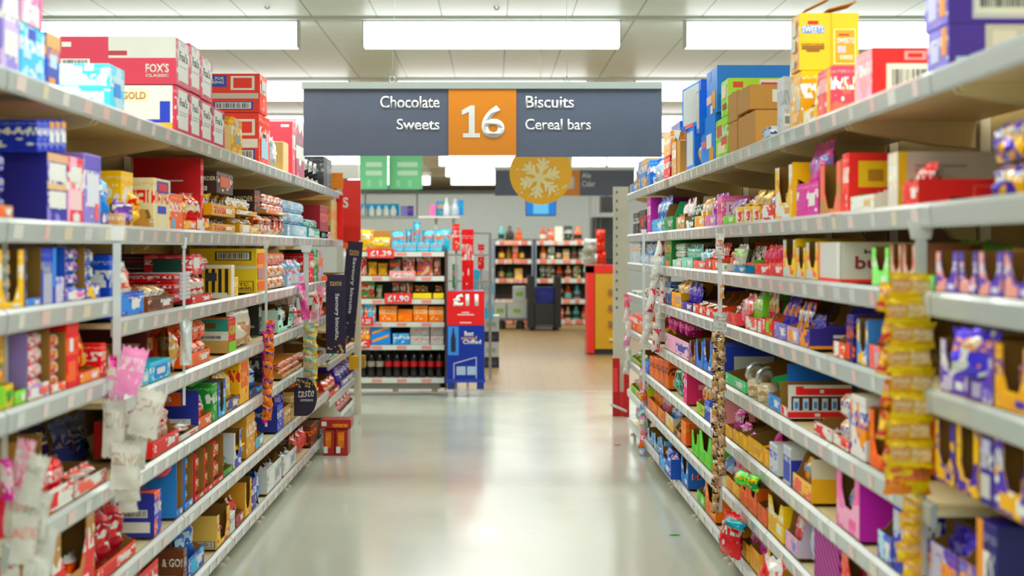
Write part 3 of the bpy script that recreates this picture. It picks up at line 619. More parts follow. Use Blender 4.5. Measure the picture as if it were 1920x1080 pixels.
L(4, 540, 556, 548, 'carton', '2a5ab8 sil wht', 'blue and white case at the back by the mint tray', d=.2, inset=.25)
# fifth shelf
L(5, 38, 78, 830, 'tray', 'kft 3fc8a8 wht', 'kraft tray with mint edge', hf=.25, style='open', cont=('bag', 'f0b030 wht sky', 2, 'yellow and white biscuit bag', .7))
L(5, 79, 138, 845, 'tray', 'e9ebe6 red wht', 'white tray of red round packs', hf=.35, style='cut', cont=('roll', 'd8141c red wht', (2, 1), 'red and white biscuit tube', .8))
L(5, 140, 200, 898, 'tray', 'd9dcd8 sal wht', 'clear-fronted white tray of small packs', hf=.7, d=.2, cont=('up', 'e8c8c0 sal wht', 3, 'pale pink biscuit pack'))
L(5, 60, 112, 800, 'bag', '16206a nav wht', 'dark navy bag behind the kraft mint-edged tray', name='biscuit_bag', inset=.3, low=900)
L(5, 122, 190, 795, 'bag', '16206a 2a4a9a gry', 'dark navy bag with pale crest at the back', name='biscuit_bag', inset=.26, low=900)
L(5, 262, 285, 760, 'bag', 'd8141c e8a020 wht', 'glossy red foil bag by the sachet strip', name='foil_bag')
L(5, 286, 335, 792, 'tray', 'd83030 red wht', 'red tray of upright foil packs', hf=.45, d=.22, cont=('up', 'c81c24 e8b8a0 wht', 4, 'red and gold foil pack', 1.25))
L(5, 336, 372, 815, 'tray', 'e6e0dc wht sal', 'crumpled white tray before the blue case', hf=.7, d=.2, cont=('up', 'e9ebe6 d8141c wht', 2, 'white and red wafer pack', 1.3))
L(5, 372, 397, 733, 'tray', 'e8641c ora wht', 'blue and orange case with cut front', hf=.3, style='cut', d=.34, dec=[('n', 0, 0, 1, 1, '1c2a90'), ('n', .12, .62, .78, .96, 'e8641c'), ('n', .25, .72, .66, .86, 'wht', 'CLUB'), ('n', .2, .05, .9, .3, 'wht')], cont=('up', 'e8641c 1c2a90 wht', 2, 'orange biscuit pack', .7))
L(5, 398, 408, 722, 'carton', '3aa838 grn wht', 'slim green tray end by the blue and orange case', d=.3)
L(5, 376, 396, 700, 'flat', '4ab040 grn wht', 'green foil pouch lying on top of the blue and orange case', low=731, d=.22)
L(5, 409, 423, 716, 'tray', '1c50b8 sky wht', 'blue narrow tray of blue packs', hf=.15, style='high', cont=('stack', '38b0e0 wht azu', (1, 3), 'bright blue biscuit pack', .75))
L(5, 424, 448, 712, 'tray', 'e0a81c 2c4a9a wht', 'gold tray of gold foil bags', hf=.35, style='cut', cont=('up', 'e0b030 f0d890 wht', 3, 'gold foil bag', 1.15))
L(5, 449, 467, 674, 'carton', 'f0b81c yel d8301c', 'tall golden box with red stars', d=.2, dec=[('f', .15, .7, .85, .9, 'e8641c'), ('f', .15, .35, .85, .5, 'e86a30')])
L(5, 468, 492, 692, 'tray', '1c3a8a nav sky', 'navy tray of blue wafer bags', hf=.3, style='cut', cont=('up', '2a62c8 pal wht', 2, 'blue and silver wafer bag'))
L(5, 500, 512, 662, 'carton', '2c2a30 blk gry', 'charcoal case behind the orange foil strip', d=.3, inset=.05, dec=[('f', .1, .1, .8, .9, '6a6468')])
L(5, 529, 566, 682, 'tray', 'kft', 'kraft tray beside the purple disc', hf=.3, cont=('stack', 'd88a28 d8301c wht', (3, 2), 'caramel biscuit pack'))
L(5, 570, 606, 665, 'tray', '6a4a30 brn ora', 'brown tray behind the yellow clip packs', hf=.3, cont=('up', '8a5a3a gry ora', 3, 'brown biscuit pouch'))
# sixth shelf
L(6, 96, 178, 965, 'tray', 'kft red wht', 'large kraft box with torn red flap', hf=.35, style='high', d=.3, cont=('up', 'd83020 wht ora', 2, 'red and white packet', .45))
L(6, 182, 255, 985, 'tray', 'e8503c red wht', 'kraft-sided tray of dark red shiny bags', hf=.25, style='wedge', cont=('up', 'b01428 d83a3a wht', 3, 'dark red shiny bag', 1.1))
L(6, 289, 303, 925, 'carton', '2a3ab8 ora wht', 'blue and white case under the round red cap', d=.16, dec=[('n', 0, 0, 1, 1, '26329c'), ('n', .05, .1, .9, .34, 'wht'), ('n', .08, .42, .88, .64, 'bar', '26329c')])
o = tag(MB().lathe([(.02, 0), (.05, .01), (.066, .038), (.05, .066), (.02, .076)], 16).build('sweet_globe', [printed('film', 'd8141c', 'd8141c', 'blu')], None, True), 'round red and blue globe on top of the blue and white case, left sixth shelf', 'ornament')
o.location = (side_x('L', .085), px2y('L', 293, .08), 1.5-(924-VY)*px2y('L', 291)/F)
L(6, 331, 343, 862, 'tray', '2a8ad8 azu wht', 'bright blue tall case, nearer of two', hf=.12, style='open', d=.18, cont=('stack', 'f0b828 3aa0e0 wht', (1, 3), 'blue and gold foil bag', .9), dec=[('n', 0, 0, 1, 1, '2684d4'), ('n', .02, .05, .25, .3, 'bar', 'wht')])
L(6, 347, 362, 846, 'tray', '2a8ad8 azu wht', 'bright blue tall case, farther of two', hf=.12, style='open', d=.16, cont=('stack', '5ab0e8 e0904c wht', (1, 3), 'pale blue foil bag', .9))
for i, (a_, b_2, t_) in enumerate(((366, 383, 850), (384, 399, 840), (400, 419, 826))):
    L(6, a_, b_2, t_, 'tray', 'e02c3c red wht', 'red open case, %s of three' % ('nearest', 'middle', 'farthest')[i], hf=.1, style='open', d=.2, cont=('stack', 'd8202c f0c830 wht', (1, 2), 'red and yellow bag', .95))
L(6, 420, 437, 820, 'tray', '2aa838 grn lime', 'green open case beside the red row', hf=.15, style='cut', cont=('up', '2a8a38 wht grn', 2, 'green snack bag', .5))
L(6, 438, 453, 812, 'tray', 'd8dce4 blu wht', 'white and blue open case with kraft inside', hf=.3, style='high', cont=('up', '2a4ab8 wht pal', 2, 'blue and white snack bag', .5))
L(6, 462, 478, 782, 'carton', 'd8a024 gold wht', 'tall matt gold box with small print', d=.1, dec=[('n', 0, 0, 1, 1, 'cf9722'), ('n', .15, .18, .85, .28, 'e8d8b0'), ('n', .2, .7, .8, .76, 'e8c878')])
L(6, 440, 461, 842, 'flat', 'f0b020 yel wht', 'yellow tube pack lying flat before the gold box', d=.06, low=852)
L(6, 479, 494, 790, 'tray', 'kft sky wht', 'kraft tray of gold snack bags', hf=.4, cont=('up', 'e0a028 2a62c8 wht', 2, 'gold and blue snack bag'))
L(6, 520, 531, 762, 'carton', '22339a blu wht', 'royal blue crunchy bar case', d=.2, dec=[('n', 0, 0, 1, 1, '1c2c94'), ('n', .1, .56, .74, .74, 'pal', 'CRUNCHY')])
L(6, 532, 546, 742, 'tray', 'kft', 'kraft tray holding a purple bag', hf=.6, style='cut', d=.25, cont=('up', '3a2a78 dpur lil', 1, 'shiny dark purple bag', 1.4))
L(6, 547, 560, 745, 'carton', 'd8a848 tan brn', 'tan and brown bar box behind the purple disc', d=.25)
L(6, 585, 606, 745, 'tray', '5a2a30 dred sal', 'dark red tray of bars at the bay end', hf=.3, cont=('up', 'c82c28 ora wht', 3, 'red biscuit bar'))
# bottom shelf
L(7, 247, 297, 1040, 'tray', 'd82028 red wht', 'red case with orange packs at the near end', hf=.8, d=.25, cont=('up', 'f08a20 d8301c wht', 2, 'orange noodle pack'), dec=[('f', .1, .3, .8, .7, 'wht', 'GO!')])
o = L(7, 344, 351, 1032, 'carton', '6a3a1c brn wht', 'brown case with white GO! lettering', d=.14, dec=[('n', 0, 0, 1, 1, '6a3a1c'), ('n', .36, .52, .96, .76, 'wht', '& GO!'), ('n', .12, .22, .8, .27, 'e0c8b0'), ('n', .2, .1, .9, .15, 'e0c8b0')])
L(7, 353, 383, 1012, 'tray', '1c48b8 sky wht', 'blue tray of blue and white crisp bags', hf=.5, style='cut', d=.2, cont=('up', '2a6ac8 wht pal', 2, 'blue crisp bag', 1.25))
L(7, 406, 431, 968, 'tray', 'e8c878 yel red', 'pale yellow case with barcode on its side', hf=.14, style='high', d=.2, dec=[('n', 0, 0, 1, 1, 'e3c064'), ('n', .5, .04, .96, .24, 'bar', '3a3020')], cont=('up', 'd82028 wht sal', 2, 'red and white biscuit pack', .5))
L(7, 432, 441, 965, 'carton', 'e9e6e0 wht gry', 'small white box by the pale yellow case', d=.1)
L(7, 443, 457, 947, 'tray', 'a82028 crim wht', 'crimson tray of red packs', hf=.5, cont=('up', 'd8202c wht sal', 2, 'red and white wafer pack', 1.2))
L(7, 459, 472, 905, 'tray', 'e0a81c yel gold', 'golden case with open front', hf=.2, style='high', d=.22, cont=('up', 'e0b030 yel wht', 2, 'gold biscuit bag', .5), dec=[('n', 0, 0, 1, 1, 'dca21c')])
L(7, 473, 481, 902, 'carton', '4a3a98 pur wht', 'slim purple case by the golden case', d=.2)
L(7, 482, 496, 880, 'bag', '2a6ac8 sky wht', 'blue and white bag leaning out', name='biscuit_bag', rz=.4)
for i, (a_, b_2, t_) in enumerate(((500, 528, 880), (531, 556, 858))):
    L(7, a_, b_2, t_, 'tray', 'd4d8d4 wht gry', 'white plastic tray, %s of two' % ('nearer', 'farther')[i], hf=.95, d=.3, cont=('up', '3a2a58 sil wht', 3, 'dark purple foil packet', .9))
L(7, 558, 582, 823, 'loose', 'x', 'the row past the white plastic trays', cont=('up', 'd82820 wht sal', 3, 'red and white treat bag'), d=.2)
L(7, 583, 596, 800, 'carton', '6a3020 brn ora', 'brown-red case at the end of the bay', d=.25)
L(7, 597, 608, 800, 'carton', '3a3c20 dgrn tan', 'dark olive case with tan edge', d=.25)
# last bay, beyond the black fins
for row, nm, cols in ((3, 'grey snack bag', 'c8ccc8 gry wht'), (4, 'orange snack bag', 'e8641c d83a20 wht'), (5, 'yellow snack box', 'f0b810 d8301c wht'), (6, 'purple chocolate bag', '3a2a9a lil wht'), (7, 'pale pink pack', 'f0a8b0 wht red')):
    L(row, 640, 664, {3: 515, 4: 575, 5: 635, 6: 690, 7: 745}[row], 'tray', {3: 'd8d8d0', 4: 'e0702c', 5: 'f0b010', 6: '43239a', 7: 'wht'}[row]+' wht', '%s tray in the last bay' % {3: 'grey', 4: 'orange', 5: 'yellow', 6: 'purple', 7: 'white'}[row], hf=.3, cont=('up', cols, 4, nm))
L(5, 618, 636, 640, 'tray', 'c8c8c0 grn wht', 'grey tray with green divider in the last bay', hf=.6, style='wedge')
L(6, 618, 636, 715, 'tray', 'c03030 red wht', 'red tray of small bags in the last bay', hf=.3, cont=('up', 'd8302c wht ora', 3, 'red snack pouch'))
# ---------------- products, right gondola ----------------
R = lambda *a, **k: I('R', *a, **k)
# top shelf
R(1, 1181, 1196, 298, 'tray', 'kft azu wht', 'kraft tray at the far end under the aisle sign', hf=.3, cont=('up', 'c8a878 wht azu', 2, 'tan snack bag'))
R(1, 1197, 1211, 296, 'carton', 'd0b080 azu wht', 'tan case with blue stripe at the far end', d=.25, dec=[('f', 0, .4, 1, .55, 'azu'), ('n', 0, .4, 1, .55, 'azu')])
R(1, 1213, 1219, 300, 'carton', '1c5ac0 azu wht', 'slim blue case by the clear bags', d=.2)
R(1, 1220, 1243, 292, 'loose', 'x', 'the row by the slim blue case', cont=('up', 'c8d8e8 wht azu', 3, 'clear and white sweet bag'), d=.2)
R(1, 1244, 1256, 292, 'carton', 'd8301c red wht', 'red case under the orange flap box', d=.2)
R(1, 1244, 1258, 244, 'carton', 'f0a818 amb wht', 'amber ribbed box with white flap, on the red case', d=.2, low=290, dec=[('n', 0, 0, 1, .6, 'f0a010'), ('n', .1, .6, .9, 1, 'wht')])
R(1, 1258, 1275, 226, 'carton', '1c4ab8 blu wht', 'dark blue wide box at the back beside the aisle sign', d=.13, inset=.31, dec=[('n', .1, .3, .8, .7, 'pal')])
R(1, 1259, 1268, 236, 'tray', 'kft', 'tall open kraft box', hf=.7, d=.2)
R(1, 1269, 1275, 262, 'plain', 'kft', 'slim kraft box with closed top', d=.22)
BC = [('f', .08, .1, .9, .94, 'c2c8c8'), ('f', .2, .02, .6, .09, 'sal')]
R(1, 1287, 1302, 235, 'carton', '2a72d8 azu azu', 'blue sweet case with grey front, lowest in the stack', d=.22, name='sweet_case', dec=[('f', .1, .1, .85, .9, 'c2c8c8')])
R(1, 1284, 1309, 148, 'carton', '2a72d8 azu azu', 'tilted blue sweet case with grey front, top of the far stack', d=.2, low=232, name='sweet_case', rz=.06, dec=BC)
R(1, 1303, 1313, 252, 'bag', 'c8b090 sky wht', 'kraft and blue bag squeezed between the blue cases', name='sweet_bag')
R(1, 1306, 1312, 168, 'carton', '2a78dc azu azu', 'narrow blue sweet case with white tape', d=.18, low=248, inset=-.01, name='sweet_case', dec=[('f', .1, .1, .85, .95, 'c2c8c8'), ('f', .4, .6, .55, .95, 'wht')])
R(1, 1315, 1341, 210, 'carton', '2a82e0 azu azu', 'broad blue sweet case under the biggest one', d=.3, name='sweet_case', dec=[('f', .4, .3, .75, .6, 'wht'), ('f', .1, .35, .35, .5, 'sal'), ('f', .6, 0, .9, .3, 'gold')])
R(1, 1325, 1345, 122, 'carton', '2a82e0 azu azu', 'biggest bright blue sweet case on top of its stack', d=.36, low=209, name='sweet_case', dec=[('n', 0, 0, 1, 1, '1280dc'), ('f', .2, .75, .45, .95, 'azu'), ('f', .02, .26, .5, .44, 'f0c8c0'), ('f', .55, .1, .85, .5, 'gold'), ('f', .4, .02, .6, .2, 'wht')])
LG = [('n', 0, 0, 1, 1, 'b6e020'), ('n', .08, .74, .24, .9, 'd8501c'), ('n', .5, .74, .86, .96, 'f4ecd8'), ('n', .52, .78, .84, .88, 'd0304c')]
R(1, 1342, 1364, 216, 'carton', 'a8e028 lime wht', 'lime green fruit sweet case, lower of two', d=.22, name='sweet_case', dec=[('f', .1, .55, .5, .85, 'd0604c'), ('f', .2, .1, .8, .4, 'f0e8c0'), ('f', .5, .3, .95, .5, 'e0506c')])
R(1, 1352, 1365, 146, 'carton', 'a8e028 lime wht', 'lime green fruit sweet case, upper of two', d=.3, low=215, name='sweet_case', dec=LG + [('f', .15, .5, .8, .85, 'e8e0c0'), ('f', .25, .2, .8, .35, 'a82028')])
for i, (xa, xb, yt_, lo_, k) in enumerate(((1366, 1382, 225, None, 'lower left'), (1384, 1416, 206, None, 'lower right with folded lid'), (1366, 1382, 168, 224, 'upper left'), (1383, 1405, 158, 205, 'upper right with paper label'))):
    R(1, xa, xb, yt_, 'plain', 'kft', 'plain kraft parcel box, %s of four' % k, d=.2, low=lo_, name='parcel_box', group='kraft parcel boxes', gap=.001, dec=[('n', .5, .3, 1, .8, 'd9d6c8')] if i == 3 else [])
R(1, 1430, 1445, 236, 'carton', '3a4a9a sil wht', 'small blue box by the kraft parcels', d=.12, dec=[('f', .2, .2, .8, .8, 'pal')])
R(1, 1457, 1468, 143, 'carton', 'c0c8cc sil gry', 'tall grey-white board leaning beside the yellow cases', d=.05, name='card_board')
YD = [('n', 0, 0, 1, 1, 'f0be08'), ('n', .04, .64, .42, .78, '5a86c8'), ('n', .05, .65, .41, .77, 'f4f1ec', 'SWEETS'), ('n', .14, .8, .32, .86, 'd8141c'), ('n', .02, .44, .42, .47, '8a5a10', 'CONTAINS'), ('n', .04, .4, .42, .43, '8a5a10'), ('n', .04, .36, .42, .39, '8a5a10'), ('n', .12, .32, .34, .35, '8a5a10'),
  ('n', .53, .02, .545, 1, 'd8a808'), ('n', .58, .1, .95, .72, 'f4e890'), ('n', .6, .12, .93, .7, 'e0a010'), ('n', .63, .46, .92, .56, 'f4f1ec', 'SWEETS'), ('n', .66, .6, .84, .63, 'd8141c'), ('n', .64, .3, .78, .42, 'c8c0c8'), ('n', .68, .18, .9, .26, 'd8c8a0'), ('f', .25, .62, .75, .9, 'd8d4c0'), ('f', .2, .35, .7, .55, 'c8ccc8'), ('f', .3, .08, .6, .2, 'c0d0d8')]
R(1, 1482, 1503, 132, 'carton', 'f0b808 gold wht', 'yellow sweet case under the tall lettered one', d=.22, name='sweet_case', dec=[('f', .1, .6, .4, .85, 'd8d4c0'), ('f', .55, .3, .85, .55, 'c8ccc8'), ('f', .2, .1, .6, .25, 'e8c8a0')])
o = R(1, 1482, 1499, 24, 'carton', 'f0b808 gold wht', 'tall yellow case lettered with sweets, open flaps on top', d=.215, low=131, name='sweet_case', dec=YD)
w_, h_ = o.dimensions.x, (1.5-(24-VY)*o.location.y/F) - o.location.z
for a_, q in ((.03, .5), (.11, .28)): MB().prism([(a_, 0.001), (a_+.1, .1*q), (a_+.1, .1*q+.004), (a_, .005)], 'x', -.07, .07).build('lid_flap', kraft('kft'), o).location = (0, 0, h_)
R(1, 1505, 1531, 138, 'tray', 'f4d818 wht e0a010', 'bright yellow case with torn window', hf=.3, style='cut', d=.12, dec=[('n', 0, 0, 1, 1, 'f6e000'), ('n', .42, .14, .98, .94, 'ece9e4')], cont=('up', 'e8e0d0 d8301c blu', 2, 'white and red sweet bag'))
R(1, 1532, 1560, 122, 'carton', 'e0485c sal wht', 'pinkish red small case with yellow strip', d=.1, dec=[('n', .75, 0, 1, 1, 'f0b808'), ('f', .2, .5, .6, .8, 'f0b0b0'), ('f', .7, .05, .9, .95, 'f0b808')])
R(1, 1603, 1635, 89, 'carton', 'f0a0a8 lpk wht', 'red chocolate case with pink front and white barcode label', d=.24, dec=[('n', 0, 0, 1, 1, 'e0201c'), ('n', .18, .08, .98, .68, 'bar', 'e6e4d8'), ('n', .4, .76, .66, .93, 'f0a0a0'), ('n', .44, .8, .62, .89, 'e0201c')])
PD = [('n', 0, 0, 1, 1, '43239a'), ('n', .2, .1, .75, 1.0, 'c8c8dc'), ('f', .68, .2, .9, .85, 'amb'), ('f', .2, .2, .55, .7, 'c8c8e8')]
R(1, 1738, 1779, 44, 'carton', '7a72d0 lil wht', 'purple chocolate case, lower of two at the near end', d=.3, name='chocolate_case', dec=[('n', 0, 0, 1, 1, '43239a'), ('n', .3, .35, 1, .98, 'cfccc8'), ('n', .36, .5, .55, .85, 'e4e0d8'), ('f', .72, .3, .92, .95, 'amb'), ('f', .2, .2, .6, .6, 'c8c8e8'), ('n', .06, .12, .16, .24, 'pal')])
R(1, 1733, 1778, -45, 'carton', '7a72d0 lil wht', 'purple chocolate case, upper of two at the near end', d=.3, low=43, name='chocolate_case', dec=PD + [('n', .22, .2, .73, .9, 'bar')])
# second shelf
R(2, 1187, 1197, 398, 'carton', '2a2428 blk wht', 'black and white box at the far end', d=.25)
R(2, 1198, 1211, 392, 'carton', '30262c blk red', 'black and red box by the magenta case', d=.25, dec=[('f', .3, .3, .7, .6, 'd8141c')])
R(2, 1213, 1220, 370, 'carton', 'c81cb0 mag wht', 'magenta case with dark rear panel', d=.3, dec=[('n', 0, 0, 1, 1, 'b814a4'), ('n', .25, .3, .9, .75, '9a88a8')])
R(2, 1222, 1243, 372, 'tray', '2a8ae0 sky wht', 'blue swoop-sided tray', hf=.4, style='wedge', cont=('up', '1c5ac8 azu wht', 3, 'royal blue sweet bag', 1.15))
R(2, 1243, 1261, 378, 'tray', '1f9f6a grn wht', 'green-fronted kraft tray', hf=.5, style='norm', d=.15)
R(2, 1269, 1288, 368, 'tray', 'f0e8e4 hot wht', 'white and hot pink tray', hf=.4, style='cut', inset=.04, d=.16, cont=('up', 'e9e4e0 hot wht', 2, 'white and pink sweet pouch'))
R(2, 1268, 1284, 400, 'tray', 'kft', 'low kraft tray with letter K', hf=.85, d=.02, dec=[('f', .3, .15, .7, .8, 'f0e8d8', 'K')])
R(2, 1286, 1300, 382, 'tray', 'dgrn wht', 'dark green curved tray', hf=.35, style='cut', cont=('up', '1c5a3a dgrn wht', 2, 'dark green sweet pouch'))
R(2, 1302, 1320, 370, 'tray', 'f0c010 amb wht', 'yellow tray of bear sweets', hf=.4, style='cut', cont=('up', 'f0b818 amb wht', 2, 'yellow sweet pouch'))
R(2, 1321, 1342, 368, 'tray', 'b080d8 pnk wht', 'lilac and pink tray', hf=.4, style='cut', d=.2, cont=('up', '9a3ac8 mag wht', 2, 'violet sweet pouch', 1.15))
R(2, 1344, 1354, 367, 'carton', 'f07ab0 pnk wht', 'pink box with oval badge', d=.14, dec=[('f', .2, .4, .8, .75, 'hot'), ('n', .15, .35, .85, .8, 'f4dce8'), ('n', .25, .45, .75, .7, 'd8206c')])
R(2, 1355, 1377, 380, 'tray', '74c81c lime wht', 'lime swoop tray of lilac bags', hf=.45, style='wedge', cont=('up', 'c0a0e0 e8d8d0 lil', 2, 'lilac and white sweet bag', 1.2))
for i, (xa, xb) in enumerate(((1378, 1393), (1394, 1409), (1410, 1425))):
    R(2, xa, xb, 376, 'tray', 'f4cc08 wht d8141c', 'yellow tray with red letter S, %s of three' % ('farthest', 'middle', 'nearest')[i], hf=.75, d=.28, dec=[('f', .4, .1, .8, .55, 'd8141c', 'S')], cont=('up', 'f4c408 e0a010 wht', 1, 'golden crinkled sweet bag', 1.5 if i else 1.05))
R(2, 1426, 1452, 352, 'tray', 'd8141c wht red', 'red tray with wavy front', hf=.5, style='cut', d=.22, cont=('up', 'd8141c 5a2a98 wht', 2, 'red and violet sweet bag', .9))
R(2, 1453, 1486, 304, 'tray', 'f2c208 wht gold', 'tall yellow U-front tray', hf=.3, style='high', d=.3, cont=('up', 'f0b818 amb wht', 2, 'yellow fruit sweet bag', .6))
R(2, 1494, 1530, 258, 'bag', 'd8189a mag 3a8ac8', 'tall magenta bag reaching the upper shelf', name='sweet_bag', inset=.03)
R(2, 1493, 1535, 335, 'tray', 'd8289a mag wht', 'low magenta tray printed with pink and green', hf=.95, d=.035)
R(2, 1537, 1577, 298, 'tray', 'e8705c kft sal', 'open kraft box with coral edge', hf=.1, style='high', d=.15)
R(2, 1579, 1592, 286, 'carton', 'f0503c red wht', 'red case with yellow smile panel', d=.3, dec=[('n', 0, 0, 1, 1, 'e4281c'), ('n', .1, .42, .46, .86, 'f4c80c'), ('n', .2, .52, .36, .72, 'b8860c'), ('n', .1, .0, .3, .12, 'f4c80c')])
R(2, 1524, 1583, 392, 'flat', 'f0a818 ora yel', 'yellow and orange bag flopped over the shelf edge', d=.1, low=414, name='sweet_bag', inset=-.01)
R(2, 1594, 1640, 356, 'tray', 'e9e6e0 wht tan', 'clear tray with white hinged lid', hf=.8, d=.1, cont=('stack', 'd8c8b8 wht ora', (3, 1), 'clear sweet tub', .8))
R(2, 1628, 1646, 296, 'carton', 'dfe0d4 crm 3aa048', 'cream slim box standing behind the clear tray', d=.1, inset=.13)
R(2, 1664, 1684, 284, 'carton', 'd8d0c8 crm wht', 'pale grey case with yellow edge', d=.32, inset=.03, dec=[('n', 0, 0, 1, 1, 'cfc6bc'), ('n', 0, 0, .08, 1, 'f0c818'), ('n', .15, .72, .6, .77, 'a89888'), ('n', .15, .64, .4, .68, 'a89888')])
R(2, 1692, 1722, 335, 'tray', 'e01414 red wht', 'red tray with oval badge and red slabs', hf=.95, d=.2, dec=[('n', 0, 0, 1, 1, 'd80c10'), ('n', .72, .2, 1, .75, 'e86050'), ('n', .75, .26, .98, .69, 'd80c10'), ('n', .42, .1, .66, .3, '3a1218')])
for i in range(5):
    R(2, 1694+i, 1720+i, 302+(i % 2)*4, 'bag', ('d81418 red wht', 'c8101c dred wht')[i % 2], 'red chocolate bag, %s from the aisle in the badge tray' % ORD[i], inset=.02+i*.034, low=385, name='chocolate_bag', group='bags in the red badge tray')
for k in range(2):
    for j in range(3):
        R(2, 1838+j*2, 1888+j*2, 222+k*82, 'bag', ('4a2aa8 f0b808 wht', '3a1f98 ora wht', '5a3ab8 f0c818 wht')[j], 'purple and yellow chocolate egg bag, %s of three, %s tier' % (('front', 'middle', 'rear')[j], ('upper', 'lower')[k]), inset=.03+j*.07, low=296+k*82, name='egg_bag', group='purple and yellow egg bags')
# third shelf
R(3, 1182, 1200, 452, 'carton', 'c8d4d8 pal amb', 'pale box at the far end', d=.25)
R(3, 1201, 1217, 448, 'tray', '7ab0e0 pal wht', 'pale blue tray at the far end', hf=.4, cont=('up', '3a7ad0 pal wht', 2, 'pale blue mint bag', 1.1))
R(3, 1218, 1244, 452, 'tray', 'a8c8e0 wht amb', 'blue-white tray behind the red and white packets', hf=.4, cont=('up', '4a8ad8 wht pal', 3, 'blue and white mint bag'))
R(3, 1246, 1259, 446, 'carton', '1f8a38 grn amb', 'green box sprinkled with gold', d=.25, dec=[('n', 0, 0, 1, 1, '16803a'), ('n', .3, .5, .45, .6, 'amb'), ('n', .6, .4, .75, .5, 'amb'), ('f', .2, .02, .8, .2, 'amb')])
R(3, 1261, 1277, 455, 'tray', 'e8c0b8 mint wht', 'pale tray of mint cartons', hf=.3, d=.25, cont=('stack', 'c8e4d8 mint sal', (2, 3), 'mint gum carton'))
R(3, 1278, 1299, 462, 'tray', '7ac8b8 mint wht', 'mint green tray', hf=.5, style='cut', d=.25, cont=('up', '58c0b8 mint wht', 3, 'mint green pouch', 1.1))
R(3, 1300, 1322, 458, 'tray', 'e8705c sal wht', 'coral-lipped kraft swoop tray', hf=.35, style='wedge', cont=('up', '58b8c8 pal wht', 2, 'teal clear pouch', .8))
R(3, 1323, 1334, 458, 'tray', 'e0483c red wht', 'red-lipped tray by the orange flap', hf=.45, style='wedge', cont=('up', 'd82c28 wht red', 1, 'red sweet pouch'))
R(3, 1335, 1347, 455, 'tray', 'f0601c ora wht', 'orange tray with tall flap', hf=.4, style='cut', cont=('up', 'e0281c red wht', 2, 'scarlet sweet pouch'))
R(3, 1353, 1364, 470, 'tray', 'e8e4e0 wht grn', 'white tray of red sweets by the hook tag', hf=.4, cont=('up', 'd8201c red wht', 2, 'red sweet bag', 1.1))
R(3, 1365, 1382, 458, 'bag', 'e9e6e0 wht 9ad84c', 'white and green striped pouch', name='sweet_pouch')
R(3, 1376, 1397, 498, 'tray', '1c90c8 azu wht', 'blue-lipped tray under the green wedge', hf=.9, d=.04)
R(3, 1391, 1414, 462, 'tray', 'ee6a5c red wht', 'coral tray with green wedge side', hf=.4, style='wedge', d=.3, inset=.06, cont=('up', 'e8e0d8 5a3a1c wht', 2, 'white and brown sweet pouch'), dec=[('n', .0, .1, .8, .5, '78c820')])
R(3, 1415, 1440, 460, 'tray', 'e8404c red wht', 'red tray of cherry bags', hf=.4, style='cut', cont=('up', 'd81420 red pnk', 3, 'cherry red sweet bag'))
R(3, 1441, 1466, 462, 'tray', 'f05c50 red wht', 'light red tray of scarlet bags', hf=.45, style='cut', cont=('up', 'd81420 e8302c mag', 2, 'scarlet shiny bag', 1.15))
for i, (xa, xb, yt_) in enumerate(((1468, 1492, 447), (1493, 1510, 462), (1511, 1534, 452))):
    R(3, xa, xb, yt_, 'tray', 'f2cc0c c8d0d4 sal', 'yellow U-front tray, %s of three by the white case' % ('farthest', 'middle', 'nearest')[i], hf=.32, style='high', d=.25, cont=('up', '9ac8e8 wht lil', 1, 'silver sweet bag', .5))
R(3, 1536, 1577, 454, 'carton', 'd8d8d4 wht e8401c', 'big white case with dark red handwriting', d=.25, name='chocolate_case', dec=[('n', 0, 0, 1, 1, 'd9d6d0'), ('n', .3, .72, .56, .82, '30262a', 'kin'), ('n', .56, .72, .95, .82, 'e0301c', 'der'), ('n', .18, .34, .95, .66, '8a1c28', 'bueno'), ('n', 0, 0, 1, .09, 'e8301c'), ('f', 0, 0, 1, 1, 'd2d2ce'), ('f', 0, 0, 1, .1, 'e8301c'), ('f', 0, .1, .07, 1, 'f06048'), ('f', .85, .1, 1, 1, 'e4e2dc'), ('n', .38, .1, .98, .16, 'f04820'), ('n', .44, .18, .98, .28, 'e8301c')])
R(3, 1634, 1667, 462, 'tray', '86e86c 9af088 wht', 'pale green U-front tray', hf=.4, style='high', d=.2, cont=('up', '4a2a1a brn sal', 2, 'brown chocolate bar pack', .9))
for i, (xa, xb) in enumerate(((1669, 1690), (1692, 1716))):
    R(3, xa, xb, 456, 'tray', 'b87c60 d8c0b0 sal', 'brown U-front tray, %s of two by the pale green one' % ('farther', 'nearer')[i], hf=.4, style='high', d=.25, cont=('up', '6a3a28 sal wht', 1, 'praline pack', .9))
R(3, 1728, 1752, 460, 'tray', '6ad860 8ae8a8 mint', 'green tray behind the yellow clip packs', hf=.35, style='cut', d=.2, cont=('up', '3a8a3c grn wht', 2, 'green chocolate bag', .8))
for i, (xa, xb, c_) in enumerate(((1754, 1796, '5a42b8'), (1798, 1832, '4c38a8'), (1834, 1880, '5a42b8'), (1882, 1940, '5640b0'))):
    R(3, xa, xb, 470, 'tray', c_ + ' f0a8a0 e8e4f0', 'purple U-front chocolate tray, %s of four' % ('farthest', 'second', 'third', 'nearest')[i], hf=.34, style='high', d=.22, cont=('up', 'f2c40c e0a810 43239a', 1, 'yellow chocolate egg bag', (.8, .95, 1.0, .95)[i]))
R(3, 1764, 1836, 450, 'bag', '3a9a20 58c028 lime', 'green bag propped across the back of the purple trays', inset=.27, name='chocolate_bag')
